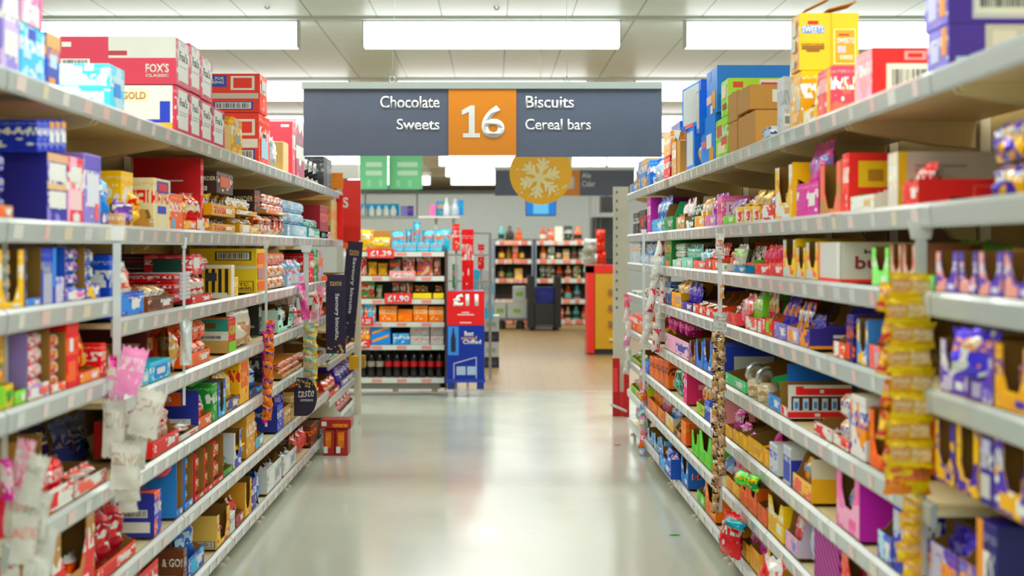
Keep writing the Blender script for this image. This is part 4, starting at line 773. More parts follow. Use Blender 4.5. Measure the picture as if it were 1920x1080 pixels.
# fourth shelf
R(4, 1247, 1258, 530, 'carton', '2a5a98 nav wht', 'navy and white box by the red and white packets', d=.25)
R(4, 1259, 1277, 532, 'tray', 'f0b818 amb gry', 'amber U-front tray', hf=.6, style='cut', d=.2, cont=('up', 'f0c028 amb wht', 2, 'amber sweet bag', 1.1))
R(4, 1278, 1297, 540, 'tray', '3a2a98 pur wht', 'violet tray of violet bags', hf=.35, style='cut', cont=('up', '3a2a98 4a34b0 lil', 2, 'violet shiny bag', 1.2))
for i, (xa, xb, yt_) in enumerate(((1299, 1310, 548), (1311, 1323, 551), (1324, 1338, 554))):
    R(4, xa, xb, yt_, 'tray', 'ee4a24 wht red', 'orange-red kraft swoop tray, %s of three' % ('farthest', 'middle', 'nearest')[i], hf=.42, style='cut', d=.3, cont=('up', 'd8c8a8 wht ora', 1, 'white and tan sweet bag', .5))
R(4, 1362, 1381, 560, 'tray', 'f0505c red sal', 'rose-red deep tray by the hanging black packs', hf=.45, style='wedge', d=.28, cont=('up', 'a81c20 dred wht', 1, 'dark red sweet pouch', .8))
R(4, 1382, 1396, 552, 'bag', 'f08a9a sal wht', 'tall pink and white bag', name='sweet_bag')
R(4, 1397, 1419, 552, 'tray', 'f05058 wht sal', 'red tray with green wedge card', hf=.36, style='wedge', d=.26, dec=[('n', .1, .34, .7, .98, '7cd01c')], cont=('up', 'a8d840 sky wht', 2, 'green and blue sour bag', 1.05))
R(4, 1420, 1434, 556, 'tray', 'e8303c wht sal', 'red tray of striped sour bags', hf=.4, style='cut', cont=('up', 'd8206c e8d8c8 lime', 2, 'pink striped sour bag', 1.1))
R(4, 1435, 1449, 590, 'tray', 'e0301c lime red', 'red and lime narrow tray', hf=.8, d=.15)
R(4, 1451, 1474, 560, 'tray', '6a58c0 lil wht', 'lilac tray of blue foil eggs', hf=.4, style='cut', cont=('up', '2a2aa0 pur amb', 2, 'blue foil egg bag', 1.05))
R(4, 1475, 1497, 568, 'tray', 'b8a8d8 amb wht', 'patterned lilac and yellow tray', hf=.4, style='cut', cont=('up', '3a30a0 amb wht', 2, 'blue and gold egg bag'))
R(4, 1499, 1518, 578, 'tray', '3a2fa8 amb pur', 'deep blue chocolate tray with framed panel', hf=.45, style='cut', d=.24, dec=[('n', 0, 0, 1, .5, '2a1f80'), ('n', .35, .12, .8, .2, 'e8e4f0'), ('n', .35, .26, .75, .34, 'e8e4f0'), ('n', 0, 0, .9, .07, 'amb'), ('n', .6, 0, 1, .16, '58d020')], cont=('up', '2a1fa0 dpur lil', 2, 'deep blue chocolate bag', .8))
R(4, 1562, 1585, 594, 'tray', 'f05a1c wht ora', 'orange and white tray of party sweets', hf=.38, style='cut', d=.14, cont=('up', 'e8702c 3a9ad8 lil', 2, 'orange and blue sweet bag', .9))
R(4, 1587, 1600, 592, 'carton', '26287c nav ora', 'navy box beside the orange and white tray', d=.16, dec=[('f', 0, .05, .5, .4, 'e8481c')])
R(4, 1606, 1628, 600, 'tray', '4a8ad0 yel wht', 'light blue U-front tray', hf=.3, style='high', d=.14, cont=('up', '3a6ac0 amb wht', 1, 'blue sweet bag', .7))
R(4, 1629, 1650, 604, 'tray', 'f08a98 sal b8c0d0', 'pink and blue tall tray', hf=.5, style='cut', d=.12, cont=('up', '2a4ab0 azu wht', 2, 'royal blue biscuit bag', .85))
R(4, 1762, 1815, 642, 'tray', '5a3cb0 c8c0d8 wht', 'purple U-front tray with pale brush marks', hf=.38, style='high', d=.22, cont=('up', '43239a lil wht', 1, 'violet chocolate bag', .5))
R(4, 1772, 1812, 620, 'bag', '4a3ad8 wht amb', 'shiny violet-blue chocolate pouch leaning out of the purple tray', name='chocolate_bag', inset=-.035, low=712, rz=.5)
R(4, 1817, 1862, 650, 'tray', '5a3cb0 c8c0d8 lil', 'purple tray with yellow right post', hf=.4, style='high', d=.22, cont=('up', '2a1f6a dpur wht', 1, 'dark violet chocolate bag', .7))
R(4, 1864, 1935, 652, 'tray', 'f0b80c e8a80c pur', 'yellow U-front tray at the near end', hf=.3, style='high', d=.22, cont=('up', '6a5ab8 lil amb', 1, 'lilac chocolate bag', .8))
R(4, 1184, 1198, 548, 'carton', 'e2e4de wht grn', 'white box with small green square at the far end', d=.2, dec=[('f', .3, .3, .7, .6, 'dgrn')])
R(4, 1200, 1222, 545, 'tray', 'd8dcd8 mint sal', 'pale tray of mixed packs behind the hanging packets', hf=.4, cont=('up', 'c8d0c8 mint sal', 3, 'pale candy pack'))
R(4, 1224, 1244, 540, 'tray', 'c83048 wht red', 'crimson tray behind the red and white packets', hf=.4, cont=('up', 'd04058 lpk wht', 2, 'crimson candy pack'))
# fifth shelf
R(5, 1172, 1185, 600, 'carton', 'e8401c red wht', 'red box with white patch at the far end', d=.2, dec=[('f', .2, .5, .6, .8, 'wht')])
R(5, 1186, 1205, 596, 'carton', 'f0501c ora wht', 'orange box beside the red one at the far end', d=.2, dec=[('f', .5, .1, .9, .4, 'amb'), ('f', .1, .5, .5, .8, 'wht')])
R(5, 1206, 1228, 612, 'tray', 'f0a818 gold wht', 'gold tray of yellow bags behind the white strip', hf=.4, cont=('up', 'e0a828 b87818 wht', 2, 'gold sweet bag'))
R(5, 1247, 1291, 640, 'tray', 'f4c8e0 lpk 3a4aa8', 'pale pink tray of pink candy floss tubs', hf=.9, d=.3)
for i in range(4):
    b = MB().lathe([(.03, 0), (.045, .01), (.048, .09), (.03, .105)], 12); b.v = [(x, z_, y) for x, y, z_ in b.v]
    o = tag(b.build('candy_roll', printed('film', 'e83aa8', 'd0209a', 'lpk'), None, True), 'hot pink candy roll, %s from the far end, above the pale pink tray' % ORD[i], 'sweet roll', 'pink candy rolls')
    yy = px2y('R', 1254+i*10.5, .06); put(o, 'R', yy, .86+.155, .06)
R(5, 1293, 1304, 642, 'tray', '6a3a8a kft pur', 'kraft and violet open case', hf=.3, style='high', cont=('up', '8a4ab0 lil wht', 1, 'violet candy bag', .6))
R(5, 1305, 1318, 640, 'tray', '2a7ad8 azu lil', 'blue open case, farther of two', hf=.25, style='high', cont=('up', '4a8ad8 sky wht', 1, 'blue candy bag', .6))
R(5, 1319, 1335, 640, 'tray', '1c5ad0 azu wht', 'blue open case, nearer of two', hf=.3, style='high', cont=('up', 'd82838 red wht', 1, 'red triangular candy bag', .6))
R(5, 1336, 1357, 650, 'carton', '1c50c8 blu wht', 'royal blue case behind the hanging black packs', d=.25, dec=[('n', 0, 0, 1, 1, '1038a8'), ('n', .2, .1, .98, .72, 'c0c0b8')])
R(5, 1360, 1398, 690, 'tray', '48d080 58c888 wht', 'kraft tray with mint green lip', hf=.45, style='wedge', d=.36)
R(5, 1440, 1462, 680, 'tray', '4aa0e0 azu wht', 'blue case with blank blue panel and kraft inside', hf=.3, style='cut', d=.3, dec=[('n', .1, .45, 1, .97, '1a72d0')])
R(5, 1463, 1478, 722, 'tray', 'e9e6e0 red wht', 'white tray with red wave, holding chocolate sticks', hf=.3, style='open', d=.24, dec=[('n', 0, 0, 1, 1, 'e4e2dc'), ('n', 0, .02, .96, .2, 'd8141c'), ('n', .05, .24, .97, .66, '4a2018'), ('n', .12, .7, 1, .9, 'e01c18'), ('n', .12, .88, .24, .96, 'e01c18'), ('n', .5, .76, .56, .86, 'wht'), ('n', .42, .06, .5, .15, 'wht')] + [('n', .08+.15*k, .24, .17+.15*k, .6, 'd8e0e8') for k in range(6)] + [('n', .1+.15*k, .3, .15+.15*k, .5, '3a8ad0') for k in range(6)])
R(5, 1526, 1560, 800, 'tray', 'e9e4e0 red wht', 'empty white tray with red swirl', hf=.8, d=.13)
R(5, 1562, 1592, 772, 'tray', 'f07050 wht e01c18', 'white and red tray of egg cartons', hf=.3, d=.2, style='cut', dec=[('n', 0, 0, 1, .26, 'e0281c'), ('n', 0, .26, 1, 1, 'cfd4d6')], cont=('stack', 'e9e6e0 amb blu', (2, 2), 'white egg carton', 1.35))
R(5, 1594, 1622, 748, 'carton', 'e9e6e0 amb blu', 'white carton with yellow corner on the fifth level', d=.12, dec=[('n', .4, .3, 1, .9, 'f0c020'), ('n', .5, .5, .8, .7, 'blu')])
R(5, 1630, 1668, 778, 'tray', 'f06a1c ora amb', 'orange U-front tray beside the yellow clip packs', hf=.25, style='high', d=.16, cont=('up', 'e0581c amb wht', 1, 'orange chocolate bag', .7))
R(5, 1752, 1790, 795, 'tray', '3a2a98 f0c00c pur', 'purple and yellow tray with standing yellow bag', hf=.3, style='high', d=.24, cont=('up', 'f0c00c d8a008 wht', 1, 'yellow shiny egg bag', 1.0))
R(5, 1792, 1835, 802, 'tray', 'f0bc08 43239a yel', 'yellow-fronted purple U tray', hf=.22, style='high', d=.24)
R(5, 1837, 1862, 815, 'carton', '2a1f8a dpur wht', 'deep blue carton with white lower label', d=.22, dec=[('f', .1, .1, .8, .42, 'd0ccc8'), ('f', .2, .7, .8, .9, 'c8c8e0'), ('n', 0, 0, .5, 1, '43239a')])
R(5, 1864, 1940, 822, 'tray', '4a34a8 f0b80c wht', 'wide purple tray with folded yellow front at the near end', hf=.3, style='high', d=.26, cont=('up', 'e8b410 d8a008 pur', 1, 'yellow egg bag', .7))
# sixth shelf
R(6, 1183, 1200, 668, 'tray', 'a8d028 lime pnk', 'lime tray at the far end of the shelf', hf=.4, cont=('up', '3a9a58 lime pnk', 2, 'green candy tube'))
R(6, 1203, 1216, 682, 'carton', '2a7ae0 azu wht', 'bright blue box at the far end', d=.2)
for i in range(4):
    R(6, 1218+i*9, 1226+i*9, 672+i*2, 'carton', 'f0801c ora brn', 'slim orange popcorn box, %s from the far end' % ORD[i], d=.25, name='popcorn_box', group='slim orange boxes', gap=.001)
R(6, 1256, 1268, 690, 'bag', '48b890 mint blk', 'mint and black bag in the wire rack', name='sweet_bag')
R(6, 1269, 1280, 692, 'bag', '2c3a38 blk wht', 'black and white bag in the wire rack', name='sweet_bag')
R(6, 1282, 1288, 698, 'carton', 'e8288c hot wht', 'hot pink box with curled white motif', d=.22, dec=[('n', 0, 0, 1, 1, 'd8206c'), ('n', .3, .45, .8, .6, 'f0a0c0'), ('n', .3, .1, .8, .16, 'f0a0c0')])
R(6, 1306, 1320, 742, 'tray', 'd0e82c lime kft', 'yellow-green low tray', hf=.5, d=.2, cont=('up', 'f0c818 red wht', 2, 'yellow crinkled sweet bag', 1.6))
R(6, 1321, 1330, 755, 'carton', '2a5ac8 blu pal', 'blue and grey box with slanted top', d=.15)
R(6, 1331, 1341, 745, 'tray', 'f0a0b0 wht sal', 'pink and white tray by the hanging packs', hf=.5, d=.2, cont=('up', 'e8d8d0 d8141c grn', 2, 'white and red sweet bag'))
for i, (xa, xb) in enumerate(((1360, 1373), (1374, 1385), (1386, 1400))):
    R(6, xa, xb, 782+i*5, 'tray', 'f0c00c e0a80c yel', 'yellow kraft swoop tray, %s of three' % ('farthest', 'middle', 'nearest')[i], hf=.5, style='cut', d=.3, cont=('up', 'b82ab8 mag wht', 1, 'violet shiny sweet bag', (1.3, .8, .5)[i]))
R(6, 1402, 1430, 808, 'tray', 'f0c00c e0a80c gold', 'wide yellow wedge tray', hf=.55, style='wedge', d=.3)
R(6, 1431, 1441, 812, 'tray', 'e8b80c amb yel', 'narrow yellow tray of magenta bags', hf=.5, style='cut', cont=('up', 'c8209a mag red', 1, 'magenta and red sweet bag', 1.1))
R(6, 1442, 1458, 838, 'carton', 'd0d4e0 sil blu', 'white box with deep blue panel, farther of two', d=.13, dec=[('n', 0, 0, 1, 1, 'd8d8dc'), ('n', .35, .1, 1, .9, '2a2a90'), ('n', .4, .14, .95, .86, 'd0d4e0'), ('n', .5, .2, .9, .6, '2a2a90')])
R(6, 1468, 1483, 842, 'carton', 'd0d4e0 sil blu', 'white box with deep blue panel, nearer of two', d=.12, dec=[('n', 0, 0, 1, .7, '2434a0'), ('n', 0, .7, 1, 1, 'c8ccc8'), ('f', .1, .1, .9, .6, '3a4ab0')])
R(6, 1494, 1500, 785, 'carton', '2a2468 nav wht', 'deep navy case at the back with white lines', d=.15, inset=.33, low=858, dec=[('n', .3, .2, .9, .25, 'lil'), ('n', .3, .35, .9, .4, 'lil')])
R(6, 1486, 1522, 862, 'tray', 'f0c868 sal yel', 'pale yellow open case with multipack lettering', hf=.4, style='norm', d=.2, dec=[('n', 0, .55, 1, 1, 'e4dcc0'), ('n', .5, .8, .95, .9, '5a5a48', '28 × MINI'), ('n', 0, 0, 1, .55, 'f0b810'), ('n', .5, .1, .75, .35, 'e8d8a8')], cont=('up', 'f0d040 sal sky', 3, 'yellow mini sweet bag', .8))
R(6, 1568, 1612, 866, 'tray', 'f080c0 lpk pnk', 'light pink double U-front tray', hf=.35, style='high', d=.2, cont=('up', 'b8c8e8 wht lil', 2, 'silver and blue sweet bag', .7), dec=[('n', 0, 0, 1, 1, 'c81cb8'), ('n', .55, .5, .9, .8, '2a2438'), ('n', .62, .56, .83, .74, 'c8a0d0')])
R(6, 1645, 1672, 930, 'tray', '3a5ac8 pal wht', 'blue and white tray with crossed flaps', hf=.4, style='cut', d=.14, cont=('up', '5a6ac8 wht blu', 2, 'blue and white choc bag'))
R(6, 1674, 1692, 950, 'carton', '1c2a98 blu wht', 'deep blue carton behind the crossed-flap tray', d=.12, dec=[('f', .1, .6, .8, .9, 'c8ccd8')])
R(6, 1738, 1795, 968, 'tray', '5a42b0 c8c4dc amb', 'purple wedge tray with dark mouth at the near end', hf=.6, style='cut', d=.25, cont=('up', '3a28b0 dpur lil', 2, 'violet choc bag', .8))
R(6, 1797, 1830, 985, 'tray', '6a58b8 f0a810 wht', 'lilac tray with amber post', hf=.6, style='cut', d=.12, cont=('up', '5a48b8 wht lil', 2, 'lilac and white choc bag'))
R(6, 1832, 1870, 985, 'carton', '1c1a70 dpur wht', 'near-black blue case with plain side', d=.3, dec=[('n', 0, 0, 1, 1, '14145a'), ('f', 0, .3, .3, 1, 'amb')])
# seventh shelf
R(7, 1182, 1202, 720, 'tray', 'c8e838 lime pnk', 'lime and clear tray at the far end', hf=.4, cont=('up', 'a8d838 pnk wht', 3, 'green and clear candy bag'))
R(7, 1215, 1232, 728, 'tray', 'f0781c ora amb', 'orange tray of toys and sweets', hf=.4, style='cut', cont=('up', 'f0902c amb red', 2, 'orange candy pouch', 1.1))
R(7, 1233, 1246, 740, 'tray', 'f0882c amb ora', 'light orange narrow tray', hf=.4, cont=('up', 'e05a90 pnk wht', 2, 'pink and white candy pouch', 1.2))
R(7, 1247, 1262, 768, 'tray', 'f0b40c e9e4d8 yel', 'yellow and white wide tray', hf=.6, style='cut', d=.3, dec=[('n', 0, 0, 1, .6, 'e6e2d6')], cont=('up', '2a6ab8 azu wht', 2, 'blue twisted candy bag'))
R(7, 1263, 1276, 800, 'tray', 'kft blk amb', 'kraft tray of black and gold bars', hf=.5, d=.15, cont=('up', '3a3428 amb teal', 2, 'black and gold bar'))
R(7, 1277, 1286, 795, 'carton', 'f07a20 ora amb', 'ribbed orange box on the seventh level', d=.18, dec=[('n', .1+.18*k, 0, .2+.18*k, 1, 'd85a14') for k in range(5)])
for i, (xa, xb) in enumerate(((1297, 1310), (1311, 1334))):
    R(7, xa, xb, 815+i*8, 'tray', '6ae02c 58d020 lime', 'bright green U-front tray, %s of two' % ('farther', 'nearer')[i], hf=.45, style='high', d=.2, cont=('up', 'e83a80 pnk lime', 1, 'pink and green candy bag', .95))
R(7, 1345, 1361, 860, 'bag', 'b8c0d0 lil sky', 'pale lilac and blue clear bag', name='sweet_bag', inset=.06)
R(7, 1362, 1386, 868, 'tray', 'f0b818 amb yel', 'yellow tray spilling pink bags', hf=.35, style='cut', d=.25, cont=('up', 'f088b0 lpk d8406c', 2, 'pink clear sweet bag', 1.45))
R(7, 1372, 1392, 880, 'bag', '58d020 grn yel', 'bright green leaf-shaped bag top', name='sweet_bag', inset=-.085, low=925, rz=.2)
for i, (xa, xb) in enumerate(((1388, 1402), (1403, 1419), (1420, 1438))):
    R(7, xa, xb, 903+i*14, 'tray', 'f0781c e05a14 ora', 'ribbed orange swoop tray, %s of three' % ('farthest', 'middle', 'nearest')[i], hf=.55, style='high' if i < 2 else 'wedge', d=.28, cont=('up', 'e8a0b8 lpk wht', 1, 'pale pink sweet bag', .5))
R(7, 1440, 1470, 950, 'tray', 'f0c818 e0b010 wht', 'yellow tray with white side by the pink packs', hf=.6, style='high', d=.2)
R(7, 1472, 1496, 948, 'tray', 'c8b8d0 lpk lil', 'pale lilac tray of pink packs', hf=.35, style='norm', d=.16, cont=('up', 'f08098 sal wht', 2, 'pink and white sweet pack', .8))
R(7, 1498, 1516, 962, 'loose', 'x', 'the row by the white cartons', cont=('up', 'c8d8e8 wht azu', 3, 'clear and blue sweet tube'), d=.2)
for i, (xa, xb, yt_) in enumerate(((1506, 1523, 985), (1524, 1550, 1000))):
    R(7, xa, xb, yt_, 'carton', 'd8d4cc wht sal', 'plain white carton, %s of two' % ('farther', 'nearer')[i], d=.12, name='white_carton', inset=.19, dec=[('n', 0, 0, 1, 1, 'ccccc4'), ('n', .5, .3, .7, .6, 'e0c8b8')])
o = R(7, 1526, 1574, 1022, 'carton', 'd0149c c010a8 wht', 'magenta case with black diagonal bars', d=.2, dec=[('n', .55, .2, .95, .75, 'c81ca8'), ('n', .62, .3, .88, .66, 'f0c8e0', 'L')])
o.data.materials[0] = printed('stripe', 'd01cb0', 'blk')
R(7, 1577, 1640, 1025, 'tray', 'f07a60 sal red', 'coral open case of red foil bags', hf=.35, style='high', d=.25, cont=('up', 'd0202c red wht', 2, 'red foil sweet bag', .6))
R(7, 1642, 1690, 1062, 'tray', 'f0c818 red amb', 'yellow-flapped red tray at the near end', hf=.6, style='cut', d=.2, cont=('up', 'd8301c red wht', 2, 'red foil candy bag'))
# bottom shelf
R(8, 1184, 1203, 775, 'loose', 'x', 'the far end of the row', cont=('up', 'a8c8e0 pal pnk', 3, 'pale blue candy bag'), d=.2)
for i, (xa, xb) in enumerate(((1214, 1224), (1226, 1235), (1237, 1247))):
    R(8, xa, xb, 812+i*8, 'tray', '7ac0e8 pal azu', 'pale blue open case, %s of three' % ('farthest', 'middle', 'nearest')[i], hf=.4, style='high', d=.25, cont=('up', '3a7ac8 azu wht', 1, 'blue candy bag', .6))
R(8, 1236, 1258, 862, 'tray', '1c60d0 sky wht', 'blue case with white paper note, sticking out', hf=.7, style='high', d=.16, inset=-.04, dec=[('n', 0, 0, 1, 1, '1452b8'), ('n', .48, .42, .96, .96, 'd4dcd8'), ('n', .56, .7, .9, .74, 'gry'), ('n', .56, .78, .9, .82, 'gry')], cont=('up', '2a5ad0 ora wht', 2, 'blue twisted sweet bag', 1.05))
R(8, 1277, 1290, 866, 'tray', '2a80e0 azu wht', 'blue gummy case with red lettering', hf=.4, style='high', d=.17, dec=[('n', 0, 0, 1, 1, '1c66c0'), ('n', .14, .34, 1.0, .56, 'f0f0f0', 'HARI'), ('n', .155, .355, .985, .545, 'd8201c', 'HARI')])
R(8, 1307, 1321, 900, 'tray', '58d020 48c018 wht', 'bright green wedge tray', hf=.4, style='wedge', d=.2, cont=('up', 'd84050 wht sky', 2, 'red and white gummy bag', .7))
R(8, 1322, 1342, 912, 'tray', 'f0801c e06a14 yel', 'orange U-front tray of yellow bags', hf=.4, style='high', d=.2, cont=('up', 'f0c020 amb red', 1, 'yellow gummy bag', 1.05))
R(8, 1344, 1358, 945, 'bag', 'd81c30 red wht', 'red and white bag leaning out', name='sweet_bag', rz=.3, inset=-.085)
R(8, 1354, 1367, 950, 'bag', '18b0b0 teal azu', 'teal bag folded over the red one', name='sweet_bag', rz=.3, inset=-.09, low=1000)
R(8, 1372, 1388, 966, 'tray', 'f0c010 e8b008 gold', 'yellow tray with small black ring mark', hf=.6, style='high', d=.2)
R(8, 1390, 1404, 985, 'tray', 'f0c010 e8b008 amb', 'yellow tray with tall left post', hf=.45, style='cut', d=.22, cont=('up', 'e070b0 pnk wht', 1, 'magenta and pink gummy bag', 1.35))
R(8, 1406, 1424, 1000, 'tray', 'e8b80c amb gold', 'golden tray of pink clear bags', hf=.5, style='wedge', d=.22, cont=('up', 'd858a8 mag lpk', 2, 'pink clear gummy bag', 1.2))
R(8, 1412, 1430, 1040, 'bag', 'd8202c wht sal', 'red diamond-patterned bag leaning over the rail', name='sweet_bag', rz=.3, inset=-.09)
R(8, 1438, 1466, 1048, 'tray', 'f0c010 amb grn', 'yellow tray with green card at the near end', hf=.4, style='high', d=.22, cont=('up', 'd83a48 red sky', 1, 'red and blue gummy bag', .8))
# ---------------- hanging aisle sign, bauble, second sign ----------------
def at(px, py, yy): return Vector(((px-VX)*yy/F, yy, 1.5-(py-VY)*yy/F))
def signface(x0, y0, x1, y1, yy, parent, mat, name, th=.012):
    a, b = at(x0, y1, yy), at(x1, y0, yy)
    dy = yy-parent.location.y
    return MB().box(a.x-parent.location.x, b.x-parent.location.x, dy, dy+th, a.z-parent.location.z, b.z-parent.location.z).build(name, mat, parent)
def signtext(s, x0, y0, x1, y1, yy, root, parent, mat, bold=.012):
    a, b = at(x0, y1, yy), at(x1, y0, yy)
    return lettering(s, a-root.location-Vector((0, .0006, 0)), (b.x-a.x, 0, 0), (0, 0, b.z-a.z), (0, -1, 0), parent, mat, bold)
SY = 8.8
SIGN, SOR, SW = plain('sign', .55), plain('sor', .5), plain('dfe4e4', .5)
t = tag(empty('aisle_sign', at(905, 292, SY)), 'wide grey hanging aisle sign with orange 16 panel between the gondolas', 'sign')
signface(569, 166, 841, 292, SY, t, SIGN, 'grey_panel'); pm = signface(841, 167, 968, 291, SY-.004, t, SOR, 'orange_panel', .02); signface(968, 166, 1241, 294, SY, t, SIGN, 'grey_panel')
h_ = MB(); a, b = at(566, 166.5, SY), at(1241, 154, SY); h_.box(a.x-t.location.x, b.x-t.location.x, -.008, .024, a.z-t.location.z, b.z-t.location.z); h_.build('header_rail', plain('9fa9a6', .3), t)
gl, gr = [o for o in t.children if o.name.startswith('grey_panel')]
signtext('Chocolate', 713, 180, 824, 203, SY, t, gl, SW, .012); signtext('Sweets', 744, 223, 824, 244, SY, t, gl, SW, .012)
signtext('Biscuits', 986, 180, 1076, 203, SY, t, gr, SW, .012); signtext('Cereal bars', 985, 223, 1108, 244, SY, t, gr, SW, .012)
signtext("6", 903, 198, 946, 259, SY-.004, t, pm, SW, .018); b = MB(); b.prism([((x-905)*SY/F, (292-y)*SY/F) for x, y in ((866, 207), (866, 216), (879, 210), (879, 250), (868, 250), (868, 258), (900, 258), (900, 250), (890, 250), (890, 198), (882, 198))], 'y', -.0052, -.0045); b.build('numeral', SW, pm)
# slab feet of the lettering
for px in (735, 1063):
    a = at(px, 154, SY); b = MB(); b.bar((a.x, SY+.01, a.z), (a.x+.03*(px < 900), SY+.01, CEIL-.05), .0018)
    for k in range(10):
        p, q = 2*math.pi*k/10, 2*math.pi*(k+1)/10
        b.bar((a.x+.018*math.cos(p), SY+.01, a.z+.018+.018*math.sin(p)), (a.x+.018*math.cos(q), SY+.01, a.z+.018+.018*math.sin(q)), .0028)
    o = tag(b.build('hanging_wire', plain('7c8480', .3, .7)), 'thin wire with hook ring holding the %s half of the 16 sign' % ('left' if px < 900 else 'right'), 'wire')
for px, py, k in ((497, 12, 'left'), (927, 14, 'middle'), (1536, 4, 'right')):
    a = at(px, py, 12.6); b = MB(); b.box(a.x-.03, a.x+.03, 12.59, 12.61, a.z+.03, a.z+.04); b.bar((a.x, 12.6, a.z), (a.x, 12.6, CEIL-.001), .008)
    for k_ in range(7):
        p, q = math.pi*(1+k_/6), math.pi*(1+(k_+1)/6)
        b.bar((a.x+.02+.02*math.cos(p), 12.6, a.z+.02*math.sin(p)), (a.x+.02+.02*math.cos(q), 12.6, a.z+.02*math.sin(q)), .006)
    tag(b.build('ceiling_hook', plain('b0b4b0', .3)), 'small ceiling hook, %s one of three in front of the first lights' % k, 'hook', 'ceiling hooks')
BY = 13.0
c = at(1014, 325, BY); r_ = 58.5*BY/F
t = tag(empty('hanging_bauble', c), 'round golden hanging bauble with white snowflake behind the 16 sign', 'decoration')
b = MB(); b.prism([(r_*math.cos(2*math.pi*k/40), r_*math.sin(2*math.pi*k/40)) for k in range(40)], 'y', 0, .02); disc = b.build('bauble_disc', plain('ffbe1a', .4), t)
b = MB(); FR = Matrix.Rotation(math.radians(12), 3, 'Y')
def arm(p, q, wd):
    p, q = FR @ Vector(p), FR @ Vector(q); d = (q-p).normalized(); n = Vector((-d.z, 0, d.x))*wd; o = Vector((0, -.002-.0004*len(b.f), 0))
    b.face([p+n+o, p-n+o, q-n*.7+o, q+n*.7+o])
for k in range(6):
    an = math.pi/6+k*math.pi/3; dr = Vector((math.cos(an), 0, math.sin(an)))
    arm((0, 0, -.045), tuple(dr*r_*.66+Vector((0, 0, -.045))), .02)
    for fr in (.26, .42):
        base = dr*r_*fr+Vector((0, 0, -.045))
        for s_ in (-1, 1):
            d2 = Vector((math.cos(an+s_*.8), 0, math.sin(an+s_*.8))); arm(tuple(base), tuple(base+d2*r_*.26), .016)
b.build('snowflake', plain('fbeeb8', .5), disc)
b = MB(); rr = random.Random(4)
for k in range(16):
    an, rd = rr.uniform(0, 6.28), r_*rr.uniform(.74, .92); x, z = rd*math.cos(an), rd*math.sin(an); q = rr.uniform(.006, .014)
    b.face([(x-q, -.002, z), (x, -.002, z-q), (x+q, -.002, z), (x, -.002, z+q)])
b.build('white_flecks', plain('fbeeb8', .5), disc)
MB().bar((0, .01, r_), (0, .01, CEIL-c.z-.001), .003).build('string', plain('c9c9c0'), t)
S2 = 22.1
t = tag(empty('aisle_sign', at(1060, 367, S2)), 'grey hanging sign with orange panel behind the golden bauble', 'sign')
signface(928, 319, 1040, 367, S2, t, SIGN, 'grey_panel'); p1 = signface(1040, 319, 1087, 367, S2-.004, t, SOR, 'orange_panel', .02); p2 = signface(1087, 319, 1190, 367, S2, t, SIGN, 'grey_panel')
signface(927, 314, 1191, 319, S2, t, plain('c3ccc9', .3), 'header_rail')
signtext('Ale', 1091, 324, 1108, 334, S2, t, p2, SW); signtext('Cider', 1091, 339, 1116, 350, S2, t, p2, SW)
signtext('1', 1046, 331, 1058, 355, S2-.004, t, p1, SW, .03); signtext('1', 1063, 331, 1077, 355, S2-.004, t, p1, SW, .03)
for px in (990, 1140):
    a = at(px, 314, S2); tag(MB().bar((a.x, S2+.005, a.z), (a.x, S2+.005, CEIL-.001), .004).build('hanging_wire', plain('8c9490')), 'thin wire holding the %s half of the sign behind the bauble' % ('left' if px < 1000 else 'right'), 'wire')
G2 = 20.0
for i, (x0, x1) in enumerate(((674, 727), (729, 792))):
    t = tag(empty('hanging_banner', at((x0+x1)/2, 355, G2+i*.2)), 'green hanging banner, %s of two in the distance' % ('left' if i == 0 else 'right'), 'banner', 'green banners')
    p = signface(x0, 288, x1, 355, G2+i*.2, t, plain('6fc08c', .5), 'banner_panel')
    for q in range(2): signface(x0+(12 if i == 0 else 16), 304+q*16, x0+(42 if i == 0 else 54), 313+q*16, G2+i*.2-.006, t, plain('b9dcc0'), 'pale_print', .004)
    for q in range(2): signface(x0+14+q*22, 337, x0+21+q*22, 350, G2+i*.2-.006, t, plain('8ed0a4'), 'pale_print', .004)
    a = at((x0+x1)/2, 288, G2+i*.2); MB().bar((0, .006, a.z-t.location.z), (0, .006, CEIL-t.location.z-.001), .004).build('wire', plain('8c9490'), t)
# ---------------- fins, wobblers and clip strips on the shelf rails ----------------
def fin(x0, y0, x1, y1, yy, label, name, tilt=0.0, th=.004):
    a, b = at(x0, y1, yy), at(x1, y0, yy); t = tag(empty(name, ((a.x+b.x)/2, yy, a.z)), label, 'shelf sign'); t.rotation_euler = (0, tilt, 0)
    w_, h_ = b.x-a.x, b.z-a.z
    MB().box(-w_/2, w_/2, 0, th, 0, h_).build('fin_panel', plain('1f1836', .35), t); p = t.children[0]
    return t, p, w_, h_
GOLD = plain('c8a860', .4); rr = random.Random(9)
def flecks(p, w_, z0, z1, n):
    for k in range(n):
        x, z = rr.uniform(-w_*.46, w_*.46), rr.uniform(z0, z1); q = rr.uniform(.004, .011)
        b = MB(); b.prism([(x+q*math.cos(2*math.pi*j/8), z+q*math.sin(2*math.pi*j/8)) for j in range(8)], 'y', -.002, -.0004); b.build('gold_fleck', GOLD, p)
